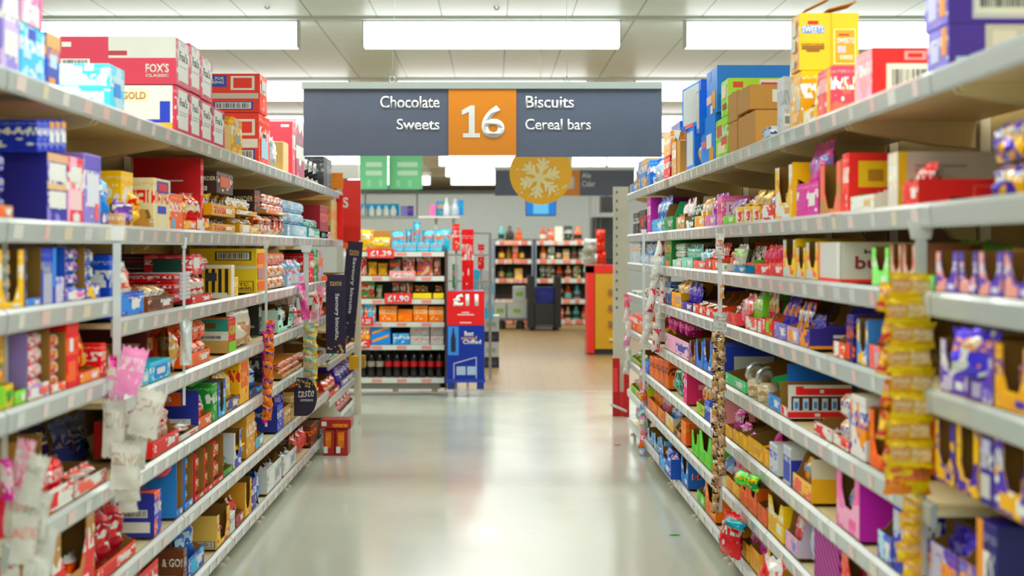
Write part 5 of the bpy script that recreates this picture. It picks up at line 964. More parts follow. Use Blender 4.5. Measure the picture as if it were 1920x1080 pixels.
for x0, y0, x1, y1, yy, tl, lb in ((611, 515, 648, 663, 10.5, 0, 'black vertical fin lettered in white, lower and nearer of two at the bay end'), (634, 452, 664, 640, 11.6, .09, 'black tilted vertical fin lettered in white, upper and farther of two')):
    t, p, w_, h_ = fin(x0, y0, x1, y1, yy, lb, 'shelf_fin', tl)
    lettering('Savoury biscuits', (-w_*.08, 0, h_*.84 if tl else h_*.76), (0, 0, -h_*.56), (w_*.26, 0, 0), (0, -1, 0), p, SW, .014)
    flecks(p, w_, .01, h_*.2, 12)
    lettering('taste', (-w_*.3, 0, h_*.86), (w_*.6, 0, 0), (0, 0, h_*.06), (0, -1, 0), p, GOLD, .0)
    MB().box(-w_/2-.03, -w_/2+.01, -.002, .006, h_*.92, h_*.98).build('rail_clip', plain('e86a20'), t)
a = at(571, 744, 9.05); rd = 36*9.05/F
t = tag(empty('shelf_wobbler', (a.x, 9.05, a.z)), 'dark purple rounded shelf sign with gold flecks and white script', 'shelf sign')
pts = [(-rd*.55, -rd)] + [(rd*.05+rd*.6*math.cos(q), rd*math.sin(q)) for q in [(-90+15*k)*math.pi/180 for k in range(13)]] + [(-rd*.55, rd)]
p = MB().prism(pts, 'y', 0, .004).build('wobbler_panel', plain('20122e', .35), t)
lettering('taste', (-rd*.38, 0, -rd*.05), (rd*.85, 0, rd*.06), (rd*.06, 0, rd*.38), (0, -1, 0), p, plain('e0d8d8'), .004)
lettering('DIFFERENCE', (-rd*.22, 0, -rd*.24), (rd*.66, 0, 0), (0, 0, rd*.12), (0, -1, 0), p, SW, .01)
for k in range(24):
    x, z = rr.uniform(-rd*.5, rd*.45), rr.uniform(rd*.5, rd*.9); q = rr.uniform(.003, .008)
    if abs(x-rd*.05)/(rd*.6) < math.sqrt(max(0, 1-(z/rd)**2))*.95 or x < 0: MB().prism([(x+q*math.cos(2*math.pi*j/7), z+q*math.sin(2*math.pi*j/7)) for j in range(7)], 'y', -.002, -.0004).build('gold_fleck', GOLD, p)
MB().box(-rd*.8, -rd*.5, -.002, .006, rd*.5, rd*.8).build('rail_clip', plain('e86a20'), t)
STRIP = plain('dde2e2', .2)
def clip_strip(px, y0, y1, yy, wpx, label):
    a, b = at(px, y1, yy), at(px, y0, yy); wd = wpx*yy/F
    t = tag(empty('clip_strip', (a.x, yy, a.z)), label, 'hanging strip'); h = b.z-a.z
    MB().box(-wd/2, wd/2, .0, .0025, 0, h).build('strip', STRIP, t)
    b = MB(); b.prism([(-wd*1.1, h), (wd*1.1, h), (wd*.8, h-.045), (-wd*.8, h-.045)], 'y', -.004, .005); b.build('rail_hook', plain('eef0ee', .2), t)
    return t
def hung(px0, y0, px1, y1, yy, cols, label, cat='hanging pack', tilt=0.0, th=.03, yaw=0.0, name='hanging_pack', group=None, style='film', seed=None, rough=1.0):
    """a bag hanging with its face to the camera"""
    a, b = at(px0, y1, yy), at(px1, y0, yy); w_, h_ = abs(b.x-a.x), b.z-a.z
    o = make_bag(w_, h_, th, printed(style, *cols.split()), seed or int(px0*7+y0), name, rough)
    o.location = ((a.x+b.x)/2, yy, a.z); o.rotation_euler = (0, tilt, yaw); tag(o, label, cat, group); return o
# yellow strip, right foreground
YY = 3.62
clip_strip(1727, 415, 1080, YY+.035, 22, 'white clip strip holding the long chain of yellow packs')
n = 8
for k in range(n):
    off = (0, -6, 2, -2, 1, 3, -3, -1)[k]; y0 = 512+k*45
    hung(1664+off, y0, 1752+off, y0+50, YY-.012*(k % 2)-.006*k*.3, 'f2cc08 f6d820 c8a070', 'yellow treat pack, %s from the top of the chain on the near clip strip' % ORD[k], tilt=(.06, -.03, .05, -.04, .02, .05, -.02, .03)[k], th=.018, name='treat_pack', group='yellow packs on the near clip strip')
    o = bpy.data.objects[[x.name for x in COL.objects][-1]]; w_, h_ = o.dimensions.x or .11, .065
    for q0, q1, c_ in ((-.44, -.06, 'e09a58'), (.0, .4, 'e4c890')): plate((q0*.116, -.0125, .018), ((q1-q0)*.116, 0, 0), (0, 0, .032), (0, -1, 0), o, printed('board', c_, 'd8b070', 'e8d8c0'), 'label_panel', .001)
for k in range(6):
    y0 = 530+k*60; hung(1640+(k % 2)*8, y0, 1674, y0+55, YY+.014, 'f0c00c d8402c e8b8a0', 'yellow side pack, %s from the top, peeping out behind the yellow chain' % ORD[k], tilt=.2, th=.02, name='treat_pack', group='side packs on the near clip strip')
for k, (y0, y1, x0, x1) in enumerate(((866, 925, 1655, 1748), (932, 960, 1690, 1728), (960, 985, 1686, 1730), (985, 1012, 1690, 1728), (1012, 1048, 1680, 1732), (1048, 1082, 1690, 1730))):
    hung(x0, y0, x1, y1+4, YY+.012-.01*(k % 2), 'e8b04c f0c808 d8b8b0' if k else 'e89028 f0d018 d06858', 'orange and yellow treat pack, %s below the yellow chain' % ORD[k], tilt=(.0, .1, -.1, .06, -.12, .05)[k], th=.02, name='treat_pack', group='lower packs on the near clip strip')
# black and copper strip on the right
KY = 6.55
clip_strip(1350, 438, 960, KY+.03, 8, 'thin clip strip with orange-topped tag among the right shelves')
o = hung(1341, 440, 1358, 485, KY, 'e4e6e4 e8e9e6 d86a20', 'white rounded hook tag with orange top at the thin clip strip', 'hook tag', th=.006, name='hook_tag')
hung(1335, 585, 1363, 622, KY-.02, 'd8dcd8 c8ccc8 8a9090', 'white printed card heading the black and copper packs', 'card', th=.006, name='header_card', tilt=.06)
hung(1350, 535, 1358, 560, KY-.01, 'e89818 e8e6e0 wht', 'small amber charm tag on the thin clip strip', 'hook tag', th=.006, name='hook_tag')
k = 0
for j in range(13):
    for q in range(2 if j < 10 else 1):
        y0 = 618+j*26.5+q*9; x0 = 1332+q*14+(2 if j % 2 else 0)
        hung(x0, y0, x0+15, y0+27, KY-.01-.018*q, ('b89878 1c1412 e8c8b0', 'c8a060 18120e e8d0c0')[(j+q) % 2], 'black and copper snack pouch, %s row from the top, %s column of the hanging chain' % ((ORD+['thirteenth'])[j], ('left', 'right')[q]), tilt=.1-.2*q, th=.022, name='snack_pouch', group='black and copper chain'); k += 1
# red and white packets at the far right bay
RY = 9.35
clip_strip(1244, 430, 640, RY+.04, 6, 'white clip strip behind the red and white packets')
for j in range(6):
    for q in range(2):
        y0 = 448+j*31+q*14; x0 = 1226-j*5+q*20-(4 if q == 0 else 0)
        hung(x0, y0, x0+17, y0+44, RY-.02*q-.012*(j % 2), 'e4e2dc e9e6e0 c8ccc8' if (j+q) % 3 else 'd8143c e6e4e0 wht', 'red-topped white packet, %s row down, %s column of the far chain' % (ORD[j], ('left', 'right')[q]), tilt=.28-.22*q, th=.02, name='hanging_packet', group='red and white chain', style='sheet', rough=.4)
for q in range(3): hung(1238+q*7, 452+q*48, 1250+q*2, 520+q*48, RY+.02, 'd01440 c8103c e83a5c', 'crimson packet back, %s down behind the red and white packets' % ORD[q], tilt=-.06, th=.012, name='hanging_packet', group='crimson packet backs')
clip_strip(1207, 430, 730, 10.2, 5, 'narrow white clip strip near the far right end')
hung(1170, 552, 1181, 580, 11.4, 'f07a98 e8687c f0b0c0', 'pink header of the small white packets at the far right end', th=.01, name='hanging_packet')
for q in range(5): hung(1166+(q % 2)*8, 576+q*24, 1179+(q % 2)*7, 606+q*24, 11.35-.02*(q % 2), 'e2e2dc ecd0da wht' if q != 2 else 'f090c8 e8e4e0 wht', 'small white packet, %s from the top at the far right end' % ORD[q], tilt=.2-.3*(q % 2), th=.02, name='hanging_packet', group='small white packets far right')
for q in range(6): hung(1196+(q % 2)*6, 690+q*30, 1212+(q % 2)*4, 722+q*30, 10.3-.02*(q % 2), ('9ad848 f0a0c8 wht', 'f0781c e85a9a wht', '58b8e0 wht pnk')[q % 3], 'bright candy pouch, %s from the top on the narrow white clip strip' % ORD[q], tilt=.15-.3*(q % 2), th=.02, name='candy_pouch', group='bright pouches on the narrow strip')
# left strips
LY = 4.6
clip_strip(219, 425, 700, LY+.04, 15, 'wide white clip strip above the pink-topped sachets')
hung(212, 650, 262, 742, LY-.03, 'f59cd0 f09ccc f8d8ea', 'pink-topped sachet in front of the hanging bunch', tilt=.2, th=.01, name='sachet', yaw=.1, style='sheet', rough=.2)
for j, (x0, y0, x1, y1, tl, dy) in enumerate(((205, 690, 236, 800, -.05, .0), (236, 728, 294, 820, .24, -.03), (190, 750, 235, 860, .02, -.01), (222, 775, 272, 880, .12, .02), (203, 830, 262, 920, .06, -.02), (214, 880, 264, 940, .0, .0), (222, 915, 260, 962, -.08, .01))):
    hung(x0, y0, x1, y1, LY+dy, 'e2e2da dcdcd4 c8b8a8' if j else 'f0a8d0 e2e2da wht', 'clear and white sachet, %s from the top of the bunch under the wide strip' % ORD[j], tilt=tl, th=.012, name='sachet', group='sachets under the wide strip', seed=j+3, style='sheet', rough=.3)
hung(197, 668, 214, 790, LY+.02, 'd81898 e2e2da f0c0e0', 'magenta-edged sachet at the side of the bunch', tilt=.05, th=.01, name='sachet')
NY = 3.72
clip_strip(8, 415, 900, NY+.05, 11, 'white clip strip at the left picture edge')
for j, (x0, y0, x1, y1, tl, c_) in enumerate(((14, 822, 50, 920, .2, 'f07a9c f0b8cc wht'), (4, 860, 30, 940, -.1, 'd828a0 f0d0e0 wht'), (30, 850, 72, 950, .25, 'e6e2de e9e6e0 c8c4c0'), (0, 905, 44, 1010, .12, 'e4e2dc dedcd6 e0b0b0'), (40, 920, 84, 1010, .2, 'e6e6e0 dcdcd4 c8c8c0'), (14, 965, 66, 1060, .1, 'e6e4e0 e9e6e0 e8b0a8'), (48, 985, 98, 1075, .15, 'e2e2dc dcdcd4 wht'), (0, 1010, 40, 1100, -.05, 'e6e6e0 d8d8d0 d82860'), (36, 1040, 92, 1120, .1, 'e4e4de dcdcd4 wht'), (-14, 930, 10, 1100, 0, 'd01c40 d8143c e83a5c'))):
    hung(x0, y0, x1, y1, NY-.03*(j % 3), c_, 'white hanging sachet, %s from the top of the bunch at the left picture edge' % ORD[j], tilt=tl, th=.012, name='sachet', group='sachets at the left picture edge', seed=j+40, style='sheet', rough=.3)
WY = 5.75
clip_strip(345, 445, 760, WY+.02, 5, 'thin white strip with a clear droplet pack')
o = hung(337, 600, 361, 686, WY, 'dfe4e4 d6dcdc c8d0d0', 'clear drop-shaped pack on the thin white strip', th=.03, name='hanging_pack')
MY = 7.75
clip_strip(499, 450, 800, MY+.03, 5, 'thin strip carrying the chain of orange packs')
for q in range(7): hung(497+(q % 2)*2-q*1.2, 600+q*26, 514+(q % 2)*2-q*.8, 632+q*26, MY-.015*(q % 2), 'f0801c f09828 2c3a9a' if q else 'e848a8 f0801c 2c3a9a', 'shiny orange pack with blue mark, %s from the top of the chain' % ORD[q], tilt=.1-.16*(q % 2), th=.024, name='orange_pack', group='orange pack chain')
for q in range(4): hung(492, 620+q*42, 502, 668+q*42, MY+.01, 'd81898 e0309c e8409c', 'magenta pack back, %s down behind the orange chain' % ORD[q], th=.01, name='orange_pack', group='magenta pack backs')
TY = 9.1
clip_strip(574, 460, 610, TY+.03, 10, 'white clip strip above the yellow shiny packs')
hung(566, 530, 582, 600, TY-.01, 'f05aa8 e8a8c8 wht', 'pink and clear pack at the top of the yellow shiny chain', tilt=-.15, th=.015, name='snack_pack'); hung(578, 536, 598, 605, TY+.01, 'e6dcd8 f0a0c0 d82828', 'white and pink pack beside the pink one on the chain', tilt=.2, th=.015, name='snack_pack')
for q in range(7): hung(567+(q % 2), 606+q*20, 596-(q % 2), 630+q*20, TY-.015*(q % 2), 'f0c41c c8b8a0 58b8b0', 'yellow shiny pack, %s from the top of the chain by the black fins' % ORD[q], tilt=.04-.08*(q % 2), th=.022, name='snack_pack', group='yellow shiny chain')
# sweet jar bags with silver lids, right fifth level
for i, (px, yt) in enumerate(((1419, 700), (1438, 722))):
    yy = px2y('R', px, .04); t = tag(empty('sweet_jar', (side_x('R', .045), yy, .862)), 'clear jar of beige sweets with silver lid tipped to the aisle, %s one' % ('front' if i == 0 else 'half hidden far-right'), 'jar', 'sweet jars')
    MB().lathe([(.03, 0), (.042, .01), (.045, .07), (.036, .085)], 16).build('jar_body', printed('film', 'd8c8a8', 'b89868', 'e8e0d0'), t, True)
    l_ = MB().lathe([(.03, -.006), (.044, -.004), (.046, .006), (.04, .012), (.03, .009), (.0, .009)], 20).build('jar_lid', plain('c8ccd0', .2, .8), t, True); l_.location = (-.016, -.008, .11); l_.rotation_euler = (-.9, -.8, 0)
# stack of red biscuit tubs on the floor at the left end
t0y = 10.32
for i, (x0, y0, x1, y1, lb) in enumerate(((606, 804, 627, 852, 'upright red and gold biscuit box on the floor, left of two'), (629, 804, 652, 852, 'upright red and gold biscuit box on the floor, right of two'), (600, 787, 658, 803.5, 'red and gold biscuit box lying across the two upright boxes'))):
    a, b = at(x0, y1, t0y), at(x1, y0, t0y); w_, h_ = b.x-a.x, b.z-a.z; z0 = 0.001 if i < 2 else None
    o = carton_mesh(w_, .2, h_, plain('9a2014', .3)); o.name = 'biscuit_box'; o.location = ((a.x+b.x)/2, t0y, (0.001 if i < 2 else at(0, 803.8, t0y).z)); tag(o, lb, 'box', 'red biscuit boxes on the floor')
    plate((-w_*.3, 0, h_*.3) if i < 2 else (-w_*.1, 0, h_*.15), (w_*.5, 0, 0), (0, 0, h_*(.62 if i < 2 else .4)), (0, -1, 0), o, printed('film', 'd87a14', 'c85a10', 'f0b040'), 'picture_panel')
    plate((-w_*.45, 0, h_*.1) if i < 2 else (-w_*.45, 0, h_*.3), (w_*.16, 0, 0) if i == 2 else (w_*.35, 0, 0), (0, 0, h_*(.25 if i < 2 else .5)), (0, -1, 0), o, SW, 'white_label', .0018)
# scraps on the floor
for px, py, c_, lb in ((1264, 1004, '58c828', 'small green paper scrap on the pale floor'), (1156, 835, 'f09838', 'tiny orange wrapper scrap by the right gondola foot')):
    yy = F*1.5/(py-VY); a = at(px, py, yy); b = MB(); b.v = [(a.x-.03, yy-.006, .004), (a.x+.03, yy-.01, .008), (a.x+.034, yy+.008, .003), (a.x-.02, yy+.012, .006), (a.x, yy, .0005)]
    b.f = [(0, 1, 4), (1, 2, 4), (2, 3, 4), (3, 0, 4)]; b.i = [0]*4; tag(b.build('paper_scrap', plain(c_)), lb, 'scrap')
# gondola ends
t = tag(empty('end_panel', at(655, 455, 11.95)), 'tall red end panel with white letter beyond the left top shelf', 'panel')
signface(636, 335, 671, 455, 12.2, t, plain('dc2418', .4), 'red_panel', .03); t.location.y = 12.2
p = t.children[0]; signtext('S', 643, 370, 653, 390, 12.2, t, p, SW, .03); MB().box(.055, .075, .005, .025, -t.location.z+.001, .02).build('post', plain('ded8c4'), t)
t = tag(empty('end_panel', at(632, 354, 11.4)), 'orange header card standing on the end of the left top shelf', 'card')
signface(622, 324, 643, 354, 11.4, t, plain('f09014', .4), 'card_panel', .008)
t = tag(empty('end_panel', at(637, 452, 11.6)), 'bright red side card closing the left second shelf', 'card')
signface(630, 366, 643, 450, 11.6, t, plain('e0180c', .4), 'card_panel', .008)
t = tag(empty('light_box', at(650, 335, 13.6)), 'pale grey box fixed above the red end panel', 'box')
signface(621, 308, 672, 334, 13.6, t, plain('b8b8b4', .4), 'box_body', .15); MB().box(-.1, -.04, .05, .1, -t.location.z, 0).build('post', plain('b0aea4'), t)
t = tag(empty('end_panel', at(1165, 786.5, 12.9)), 'cream perforated end upright of the right gondola', 'panel')
p = signface(1150, 350, 1179, 786, 12.9, t, plain('d8d6ca', .4), 'perforated_plate', .03)
for k in range(14): signface(1155, 358+k*16.6, 1158, 363+k*16.6, 12.896, t, plain('6c6a60'), 'slot', .004)
t = tag(empty('promotion_bin', at(1165, 790, 12.7)), 'red end bin with white front at the foot of the right gondola', 'bin')
signface(1149, 672, 1162, 795, 12.75, t, plain('b8181c', .4), 'bin_side', .04); signface(1150, 690, 1158, 735, 12.74, t, plain('e04a50', .4), 'bin_front', .01); signface(1170, 688, 1180, 787, 12.7, t, plain('c01418', .4), 'bin_post', .03); signface(1160, 735, 1170, 790, 12.76, t, plain('d83c40', .4), 'bin_front', .02)
MB().bar((-.09, 0, .15), (.02, -.25, .12), .012).build('bumper_rail', plain('b8c0c0', .3, .5), t)
t = tag(empty('upright_post', at(668, 790, 12.9)), 'cream slotted post at the far end of the left gondola', 'post')
signface(664, 470, 673, 790, 12.9, t, plain('ded8c4', .4), 'post_body', .04)
t = tag(empty('shelf_divider', at(673, 660, 12.7)), 'yellow cardboard flap sticking out at the far left end', 'flap')
signface(654, 668, 672, 693, 12.6, t, plain('f0b810', .4), 'yellow_face', .1); signface(672.5, 667, 684, 690, 12.6, t, plain('b08414', .5), 'kraft_face', .1)
# ---------------- far end: drinks shelves, price stand, racks ----------------
def fbox(x0, y0, x1, y1, yy, d, mat, name, label=None, cat=None, group=None, parent=None, bev=.004):
    a, b = at(x0, y1, yy), at(x1, y0, yy); w_, h_ = b.x-a.x, b.z-a.z
    o = MB().box(-w_/2, w_/2, 0, d, 0, h_).build(name, mat, parent, False, bev)
    o.location = Vector(((a.x+b.x)/2, yy, a.z)) - (parent.location if parent else Vector((0, 0, 0)))
    if label: tag(o, label, cat, group)
    return o
def fbag(x0, y0, x1, y1, yy, cols, name, label, cat='pouch', group=None, th=.08, cord=False):
    a, b = at(x0, y1, yy), at(x1, y0, yy); o = make_bag(b.x-a.x, b.z-a.z, th, printed('film', *cols.split()), int(x0+y0), name)
    o.location = ((a.x+b.x)/2, yy+.05, a.z)
    if cord: MB().bar((0, 0, (b.z-a.z)*.9), (0, 0, CEIL-a.z-.001), .003).build('cord', plain('8a8a84'), o)
    return tag(o, label, cat, group)
DY = 14.55
t = tag(empty('display_unit', at(750, 735, DY)), 'white end display unit with price cards, stacked with snacks over cola', 'shelving')
WHT = plain('d5d9d2', .35)
lips = [472, 518, 561, 604, 647, 709]
for y in lips:
    a, b = at(640, y+9, DY), at(833, y, DY)
    sh = MB().box(a.x-t.location.x, b.x-t.location.x, 0, .42, b.z-.015, b.z).build('shelf_board', WHT, t); sh.location.z = -t.location.z
    MB().box(a.x-t.location.x, b.x-t.location.x, -.012, -.001, a.z, b.z).build('price_rail', plain('d9dcd6', .3), sh)
    for k in range(3):
        q = a.x-t.location.x + (b.x-a.x)*(.3+.24*k); MB().box(q, q+.1, -.0145, -.0125, a.z+.01, b.z-.008).build('price_ticket', plain('e0948c'), sh)
a, b = at(640, 735, DY), at(836, 470, DY)
MB().box(a.x-t.location.x, b.x-t.location.x, .43, .46, 0, b.z-t.location.z+.05).build('back_panel', plain('3a352c', .6), t)
MB().box(b.x-t.location.x-.01, b.x-t.location.x, .0, .46, 0.02, b.z-t.location.z).build('side_panel', plain('4a4640', .5), t)
MB().box(a.x-t.location.x, b.x-t.location.x-.06, .02, .4, .03, .12).build('plinth', plain('8a8a80', .4), t)
for q in (.3, -.1): MB().box(q+.02, q+.08, .05, .1, 0, .05).build('foot', plain('c8b890'), t)
zs = [1.5-(y-VY)*DY/F+.001 for y in lips]
def onlip(i, y): return y
for i, (x0, x1) in enumerate([(680+16*q, 680+16*q) for q in range(10)]):
    yb = 707.5; xm = (x0+x1)/2; a = at(xm, yb, DY+.08); t2 = tag(empty('cola_bottle', (a.x, DY+.1, zs[5])), '%s cola bottle %s, bottom of the end display' % (('grey-labelled', 'red-labelled')[i > 2], ORD[i] + ' from the left'), 'bottle', 'cola bottles on the end display')
    w_ = .042
    MB().lathe([(w_*.75, 0), (w_, .012), (w_, .085), (w_*.94, .1), (w_*.94, .16), (w_, .175), (w_*.96, .2), (w_*.6, .245), (w_*.3, .28), (w_*.28, .298)], 14).build('bottle_body', plain('1a1210', .12), t2, True)
    MB().lathe([(w_*.955, .112), (w_*.965, .114), (w_*.965, .165), (w_*.955, .167)], 14).build('bottle_label', plain('d01820' if i > 2 else 'b8b0a8', .3), t2, True)
    MB().lathe([(w_*.34, .286), (w_*.34, .31)], 10).build('bottle_cap', plain('30302e' if i > 3 else 'b8b8b4', .3), t2)
for x0, y0, x1, y1, s_, lb in ((689, 466, 739, 484, '£1.39', 'red price card on the top display shelf'), (730, 508, 779, 524, '£2.00', 'pale red price card on the second display shelf'), (721, 550, 772, 569, '£1.90', 'red tilted price card on the third display shelf'), (668, 594, 700, 610, '£1.25', 'red price card at the left post'), (668, 636, 694, 652, '£', 'red price card half hidden at the left post')):
    t2 = tag(empty('price_card', at((x0+x1)/2, y1, DY-.03)), lb, 'price card'); p = signface(x0, y0, x1, y1, DY-.03, t2, plain('dc3c3c' if s_ != '£2.00' else 'e8a0a0', .4), 'card_panel', .006)
    signtext(s_, x0+5, y0+4, x1-5, y1-3, DY-.03, t2, p, SW, .03)
# stock of the end display
fbox(683, 432, 735, 471, DY+.12, .2, kraft('kft'), 'carton', 'open kraft box on the top display shelf', 'carton')
fbag(676, 430, 700, 470, DY+.0, 'f0c010 amb wht', 'snack_bag', 'yellow bag left of the kraft box, top display shelf'); fbag(696, 445, 732, 467, DY-.02, 'f0c818 yel wht', 'snack_bag', 'yellow bag in front of the kraft box, top display shelf')
for i, (x0, y0, x1) in enumerate(((732, 434, 758), (760, 430, 772), (774, 416, 788), (790, 432, 815), (816, 430, 845))):
    fbag(x0, y0, x1, 470, DY+.05*(i % 2), '3ab8dc 5ac8e8 e8702c', 'snack_bag', 'turquoise snack bag, %s from the left on the top display shelf' % ORD[i], 'pouch', 'turquoise snack bags')
for i in range(4): fbox(734+i*24, 455, 757+i*24, 471, DY-.005, .04, printed('board', '3ab8dc', '5ac8e8', 'e8702c'), 'snack_box', 'turquoise shelf-ready box, %s from the left in front of the turquoise bags' % ORD[i], 'box', 'turquoise boxes')
for i, (x0, y0, x1, c_) in enumerate(((672, 482, 687, 'd83a20 wht red'), (690, 492, 706, 'f0b810 amb kft'), (708, 494, 726, 'f0b810 gold kft'), (728, 484, 752, '6a5a5a gry ora'), (753, 481, 778, 'e07020 d8c8c8 6a3a7a'), (780, 482, 812, 'e07020 d8c8c8 8a4a8a'), (813, 483, 826, 'c86a30 8a5a7a wht'))):
    fbag(x0, y0, x1, 517, DY+.05, c_, 'crisp_bag', 'crisp bag, %s from the left on the second display shelf' % ORD[i], 'crisp bag', 'crisp bags on the second display shelf')
for i, (x0, y0, x1, c_) in enumerate(((675, 528, 702, 'd83a2c 3aa048 wht'), (705, 535, 716, 'c8b088 grn wht'), (735, 530, 748, '6a5040 ora wht'), (749, 530, 761, '705444 ora wht'), (762, 531, 774, '6a5040 wht ora'))):
    fbag(x0, y0, x1, 560, DY+.06, c_, 'snack_pouch', 'snack pouch, %s from the left on the third display shelf' % ORD[i], 'pouch', 'pouches on the third display shelf')
for i, (x0, x1) in enumerate(((774, 809), (812, 832))): fbox(x0, 550, x1, 560, DY+.01, .2, plain('f0d418', .4), 'snack_box', 'yellow low box, %s of two on the third display shelf' % ('left', 'right')[i], 'box')
for i, x0 in enumerate((778, 788, 816)): fbag(x0, 536, x0+14, 549.6, DY+.05, '3a3428 amb gry', 'snack_pouch', 'dark pouch above the yellow low boxes, %s from the left' % ORD[i])
for i, (x0, x1) in enumerate(((673, 681), (683, 704))): fbox(x0, 568, x1, 603, DY+.02, .2, printed('board', '3ab0d8', 'e8641c', 'wht'), 'snack_box', 'blue and white box, %s of two on the fourth display shelf' % ('left', 'right')[i], 'box')
for i, (x0, x1, y0) in enumerate(((711, 744, 574), (746, 773, 580), (775, 802, 573), (804, 832, 575))): fbox(x0, y0, x1, 603, DY+.02, .22, printed('board', 'f07a14', 'f0901c', 'e8d0a8' if i != 1 else 'f07a14'), 'snack_box', 'orange multipack, %s from the left on the fourth display shelf' % ORD[i], 'box', 'orange multipacks')
fbox(672, 611, 694, 640, DY, .2, printed('board', 'f0a810', 'd83a20', 'wht'), 'snack_box', 'amber box beside the red price card on the fifth display shelf', 'box')
o = fbox(695, 611, 732, 646, DY+.01, .25, plain('1a8ae0', .4), 'cereal_box', 'bright blue box with two yellow bars, fifth display shelf', 'box')
for q in range(2):
    w_ = o.dimensions.x if o.dimensions.x else .2
    b = MB(); z0 = .02+q*.085; b.face([(-.085, -.002, z0), (-.085, -.002, z0+.025), (.085, -.002, z0+.085), (.085, -.002, z0+.06)]); b.build('yellow_bar', plain('f0a810'), o)
fbox(736, 625, 768, 646, DY+.02, .2, printed('board', '2a8ad0', '58b0e0', 'wht'), 'snack_box', 'low blue box on the fifth display shelf', 'box')
for i, (x0, x1) in enumerate(((769, 805), (807, 832))):
    for q in range(2): fbox(x0, 612+q*17.5, x1, 628.8+q*17.5, DY+.03, .22, printed('board', 'c2c6c4', 'b8bcba', 'd85a50'), 'can_pack', 'grey multipack, %s %s of four on the fifth display shelf' % (('upper', 'lower')[q], ('left', 'right')[i]), 'box', 'grey multipacks')
# £11 stand
PY = 14.35
t = tag(empty('price_stand', at(873, 730, PY)), 'red and blue floor stand with £11 panel beside the end display', 'stand')
a, b = at(838, 730, PY), at(908, 545, PY); W2 = (b.x-a.x)/2
def py2(y): return at(0, y, PY).z-t.location.z
MB().box(-W2, W2, 0, .42, py2(712), py2(546)).build('stand_body', plain('1c2c6c', .4), t)
p = plate((-W2, 0, py2(610)), (2*W2, 0, 0), (0, 0, py2(546)-py2(610)), (0, -1, 0), t, plain('d4101c', .35), 'red_panel', .004)
q = plate((-W2, 0, py2(712)), (2*W2, 0, 0), (0, 0, py2(610.5)-py2(712)), (0, -1, 0), t, printed('tray', '14318f', '14318f', '14318f'), 'blue_panel', .004)
def on(par, s_, x0, y0, x1, y1, c_, bold=.014): lettering(s_, (at(x0, 0, PY).x-t.location.x, -.0042, py2(y1)), ((x1-x0)*PY/F, 0, 0), (0, 0, py2(y0)-py2(y1)), (0, -1, 0), par, plain(c_), bold)
on(p, '£11', 849, 551, 897, 574, 'f0f0ee', .05)
for y0, x0, x1 in ((585, 866, 880), (589, 858, 889), (604, 862, 884)): plate((at(x0, 0, PY).x-t.location.x, -.004, py2(y0+2)), ((x1-x0)*PY/F, 0, 0), (0, 0, .011), (0, -1, 0), p, plain('f0d8d4'), 'small_print')
on(q, 'Best', 871, 621, 888, 630, 'f0f0f0', .02); on(q, 'served', 865, 630, 894, 637, 'f0a85c', .01); on(q, 'Chilled', 868, 637, 902, 645, 'f0f0f0', .02)
BLU2 = plain('3a8ad8', .4)
plate((at(840, 0, PY).x-t.location.x, -.004, py2(666)), (20*PY/F, 0, 0), (0, 0, py2(612)-py2(666)), (0, -1, 0), q, BLU2, 'ice_panel')
b = MB(); cx = at(850, 0, PY).x-t.location.x
for (r1, z1), (r2, z2) in zip(((.02, 660), (.024, 655), (.024, 635), (.008, 622)), ((.024, 655), (.024, 635), (.008, 622), (.007, 615))): b.face([(cx-r1, -.008, py2(z1)), (cx+r1, -.008, py2(z1)), (cx+r2, -.008, py2(z2)), (cx-r2, -.008, py2(z2))])
b.build('bottle_print', plain('101838'), q)
b = MB()
for (xa, ya), (xb, yb) in (((851, 710), (851, 682)), ((851, 682), (893, 670)), ((893, 670), (893, 710))): b.bar((at(xa, 0, PY).x-t.location.x, -.006, py2(ya)), (at(xb, 0, PY).x-t.location.x, -.006, py2(yb)), .006)
b.build('house_outline', plain('b8b4d8'), q)
for k in range(2): plate((at(856+k*20, 0, PY).x-t.location.x, -.004, py2(703)), (17*PY/F, 0, 0), (0, 0, py2(687)-py2(703)), (0, -1, 0), q, plain('a8c0d8'), 'can_print')
for sx in (-1, 1):
    MB().box(sx*(W2-.04)-.035, sx*(W2-.04)+.035, .0, .4, 0.0, py2(716)).build('foot', plain('1a3a9a', .4), t)
MB().box(-W2-.01, W2+.01, -.02, .44, py2(717), py2(711)).build('base_rail', plain('1a3aa0', .4), t)
# papers, strips and clutter between the stand and the racks
for i, (x0, y0, x1, y1, yy, c_, lb) in enumerate(((866, 430, 888, 545, 15.6, 'dc1c20 red wht', 'tall red and white hanging strip above the price stand'), (848, 420, 862, 470, 15.3, 'e04838 red wht', 'slanted red edge strip by the turquoise bags'), (896, 458, 908, 505, 17, 'd82428 red wht', 'short red strip left of the far racks'), (888, 505, 925, 600, 17.5, 'c2ccd0 sky gry', 'grey-white panel with blue smudge behind the price stand'), (848, 495, 858, 540, 15.4, '1f8f6a grn pnk', 'green pack at the side of the end display'))):
    a, b = at(x0, y1, yy), at(x1, y0, yy); o = MB().box(-(b.x-a.x)/2, (b.x-a.x)/2, 0, .05, 0, b.z-a.z).build('promotion_strip', printed('board', *c_.split()), None, False, .004); o.location = ((a.x+b.x)/2, yy, a.z); tag(o, lb, 'panel'); MB().box(-.012, .012, .052, .064, -a.z+.001, .05).build('post', plain('a8acac', .3), o)
t = tag(empty('wire_stand', at(886, 610, 16.2)), 'silver wire stand rising behind the price stand', 'stand')
b = MB(); w2 = .3
for sx in (-w2, w2-.1): b.bar((sx, .2, -t.location.z), (sx, .2, 1.05), .016)
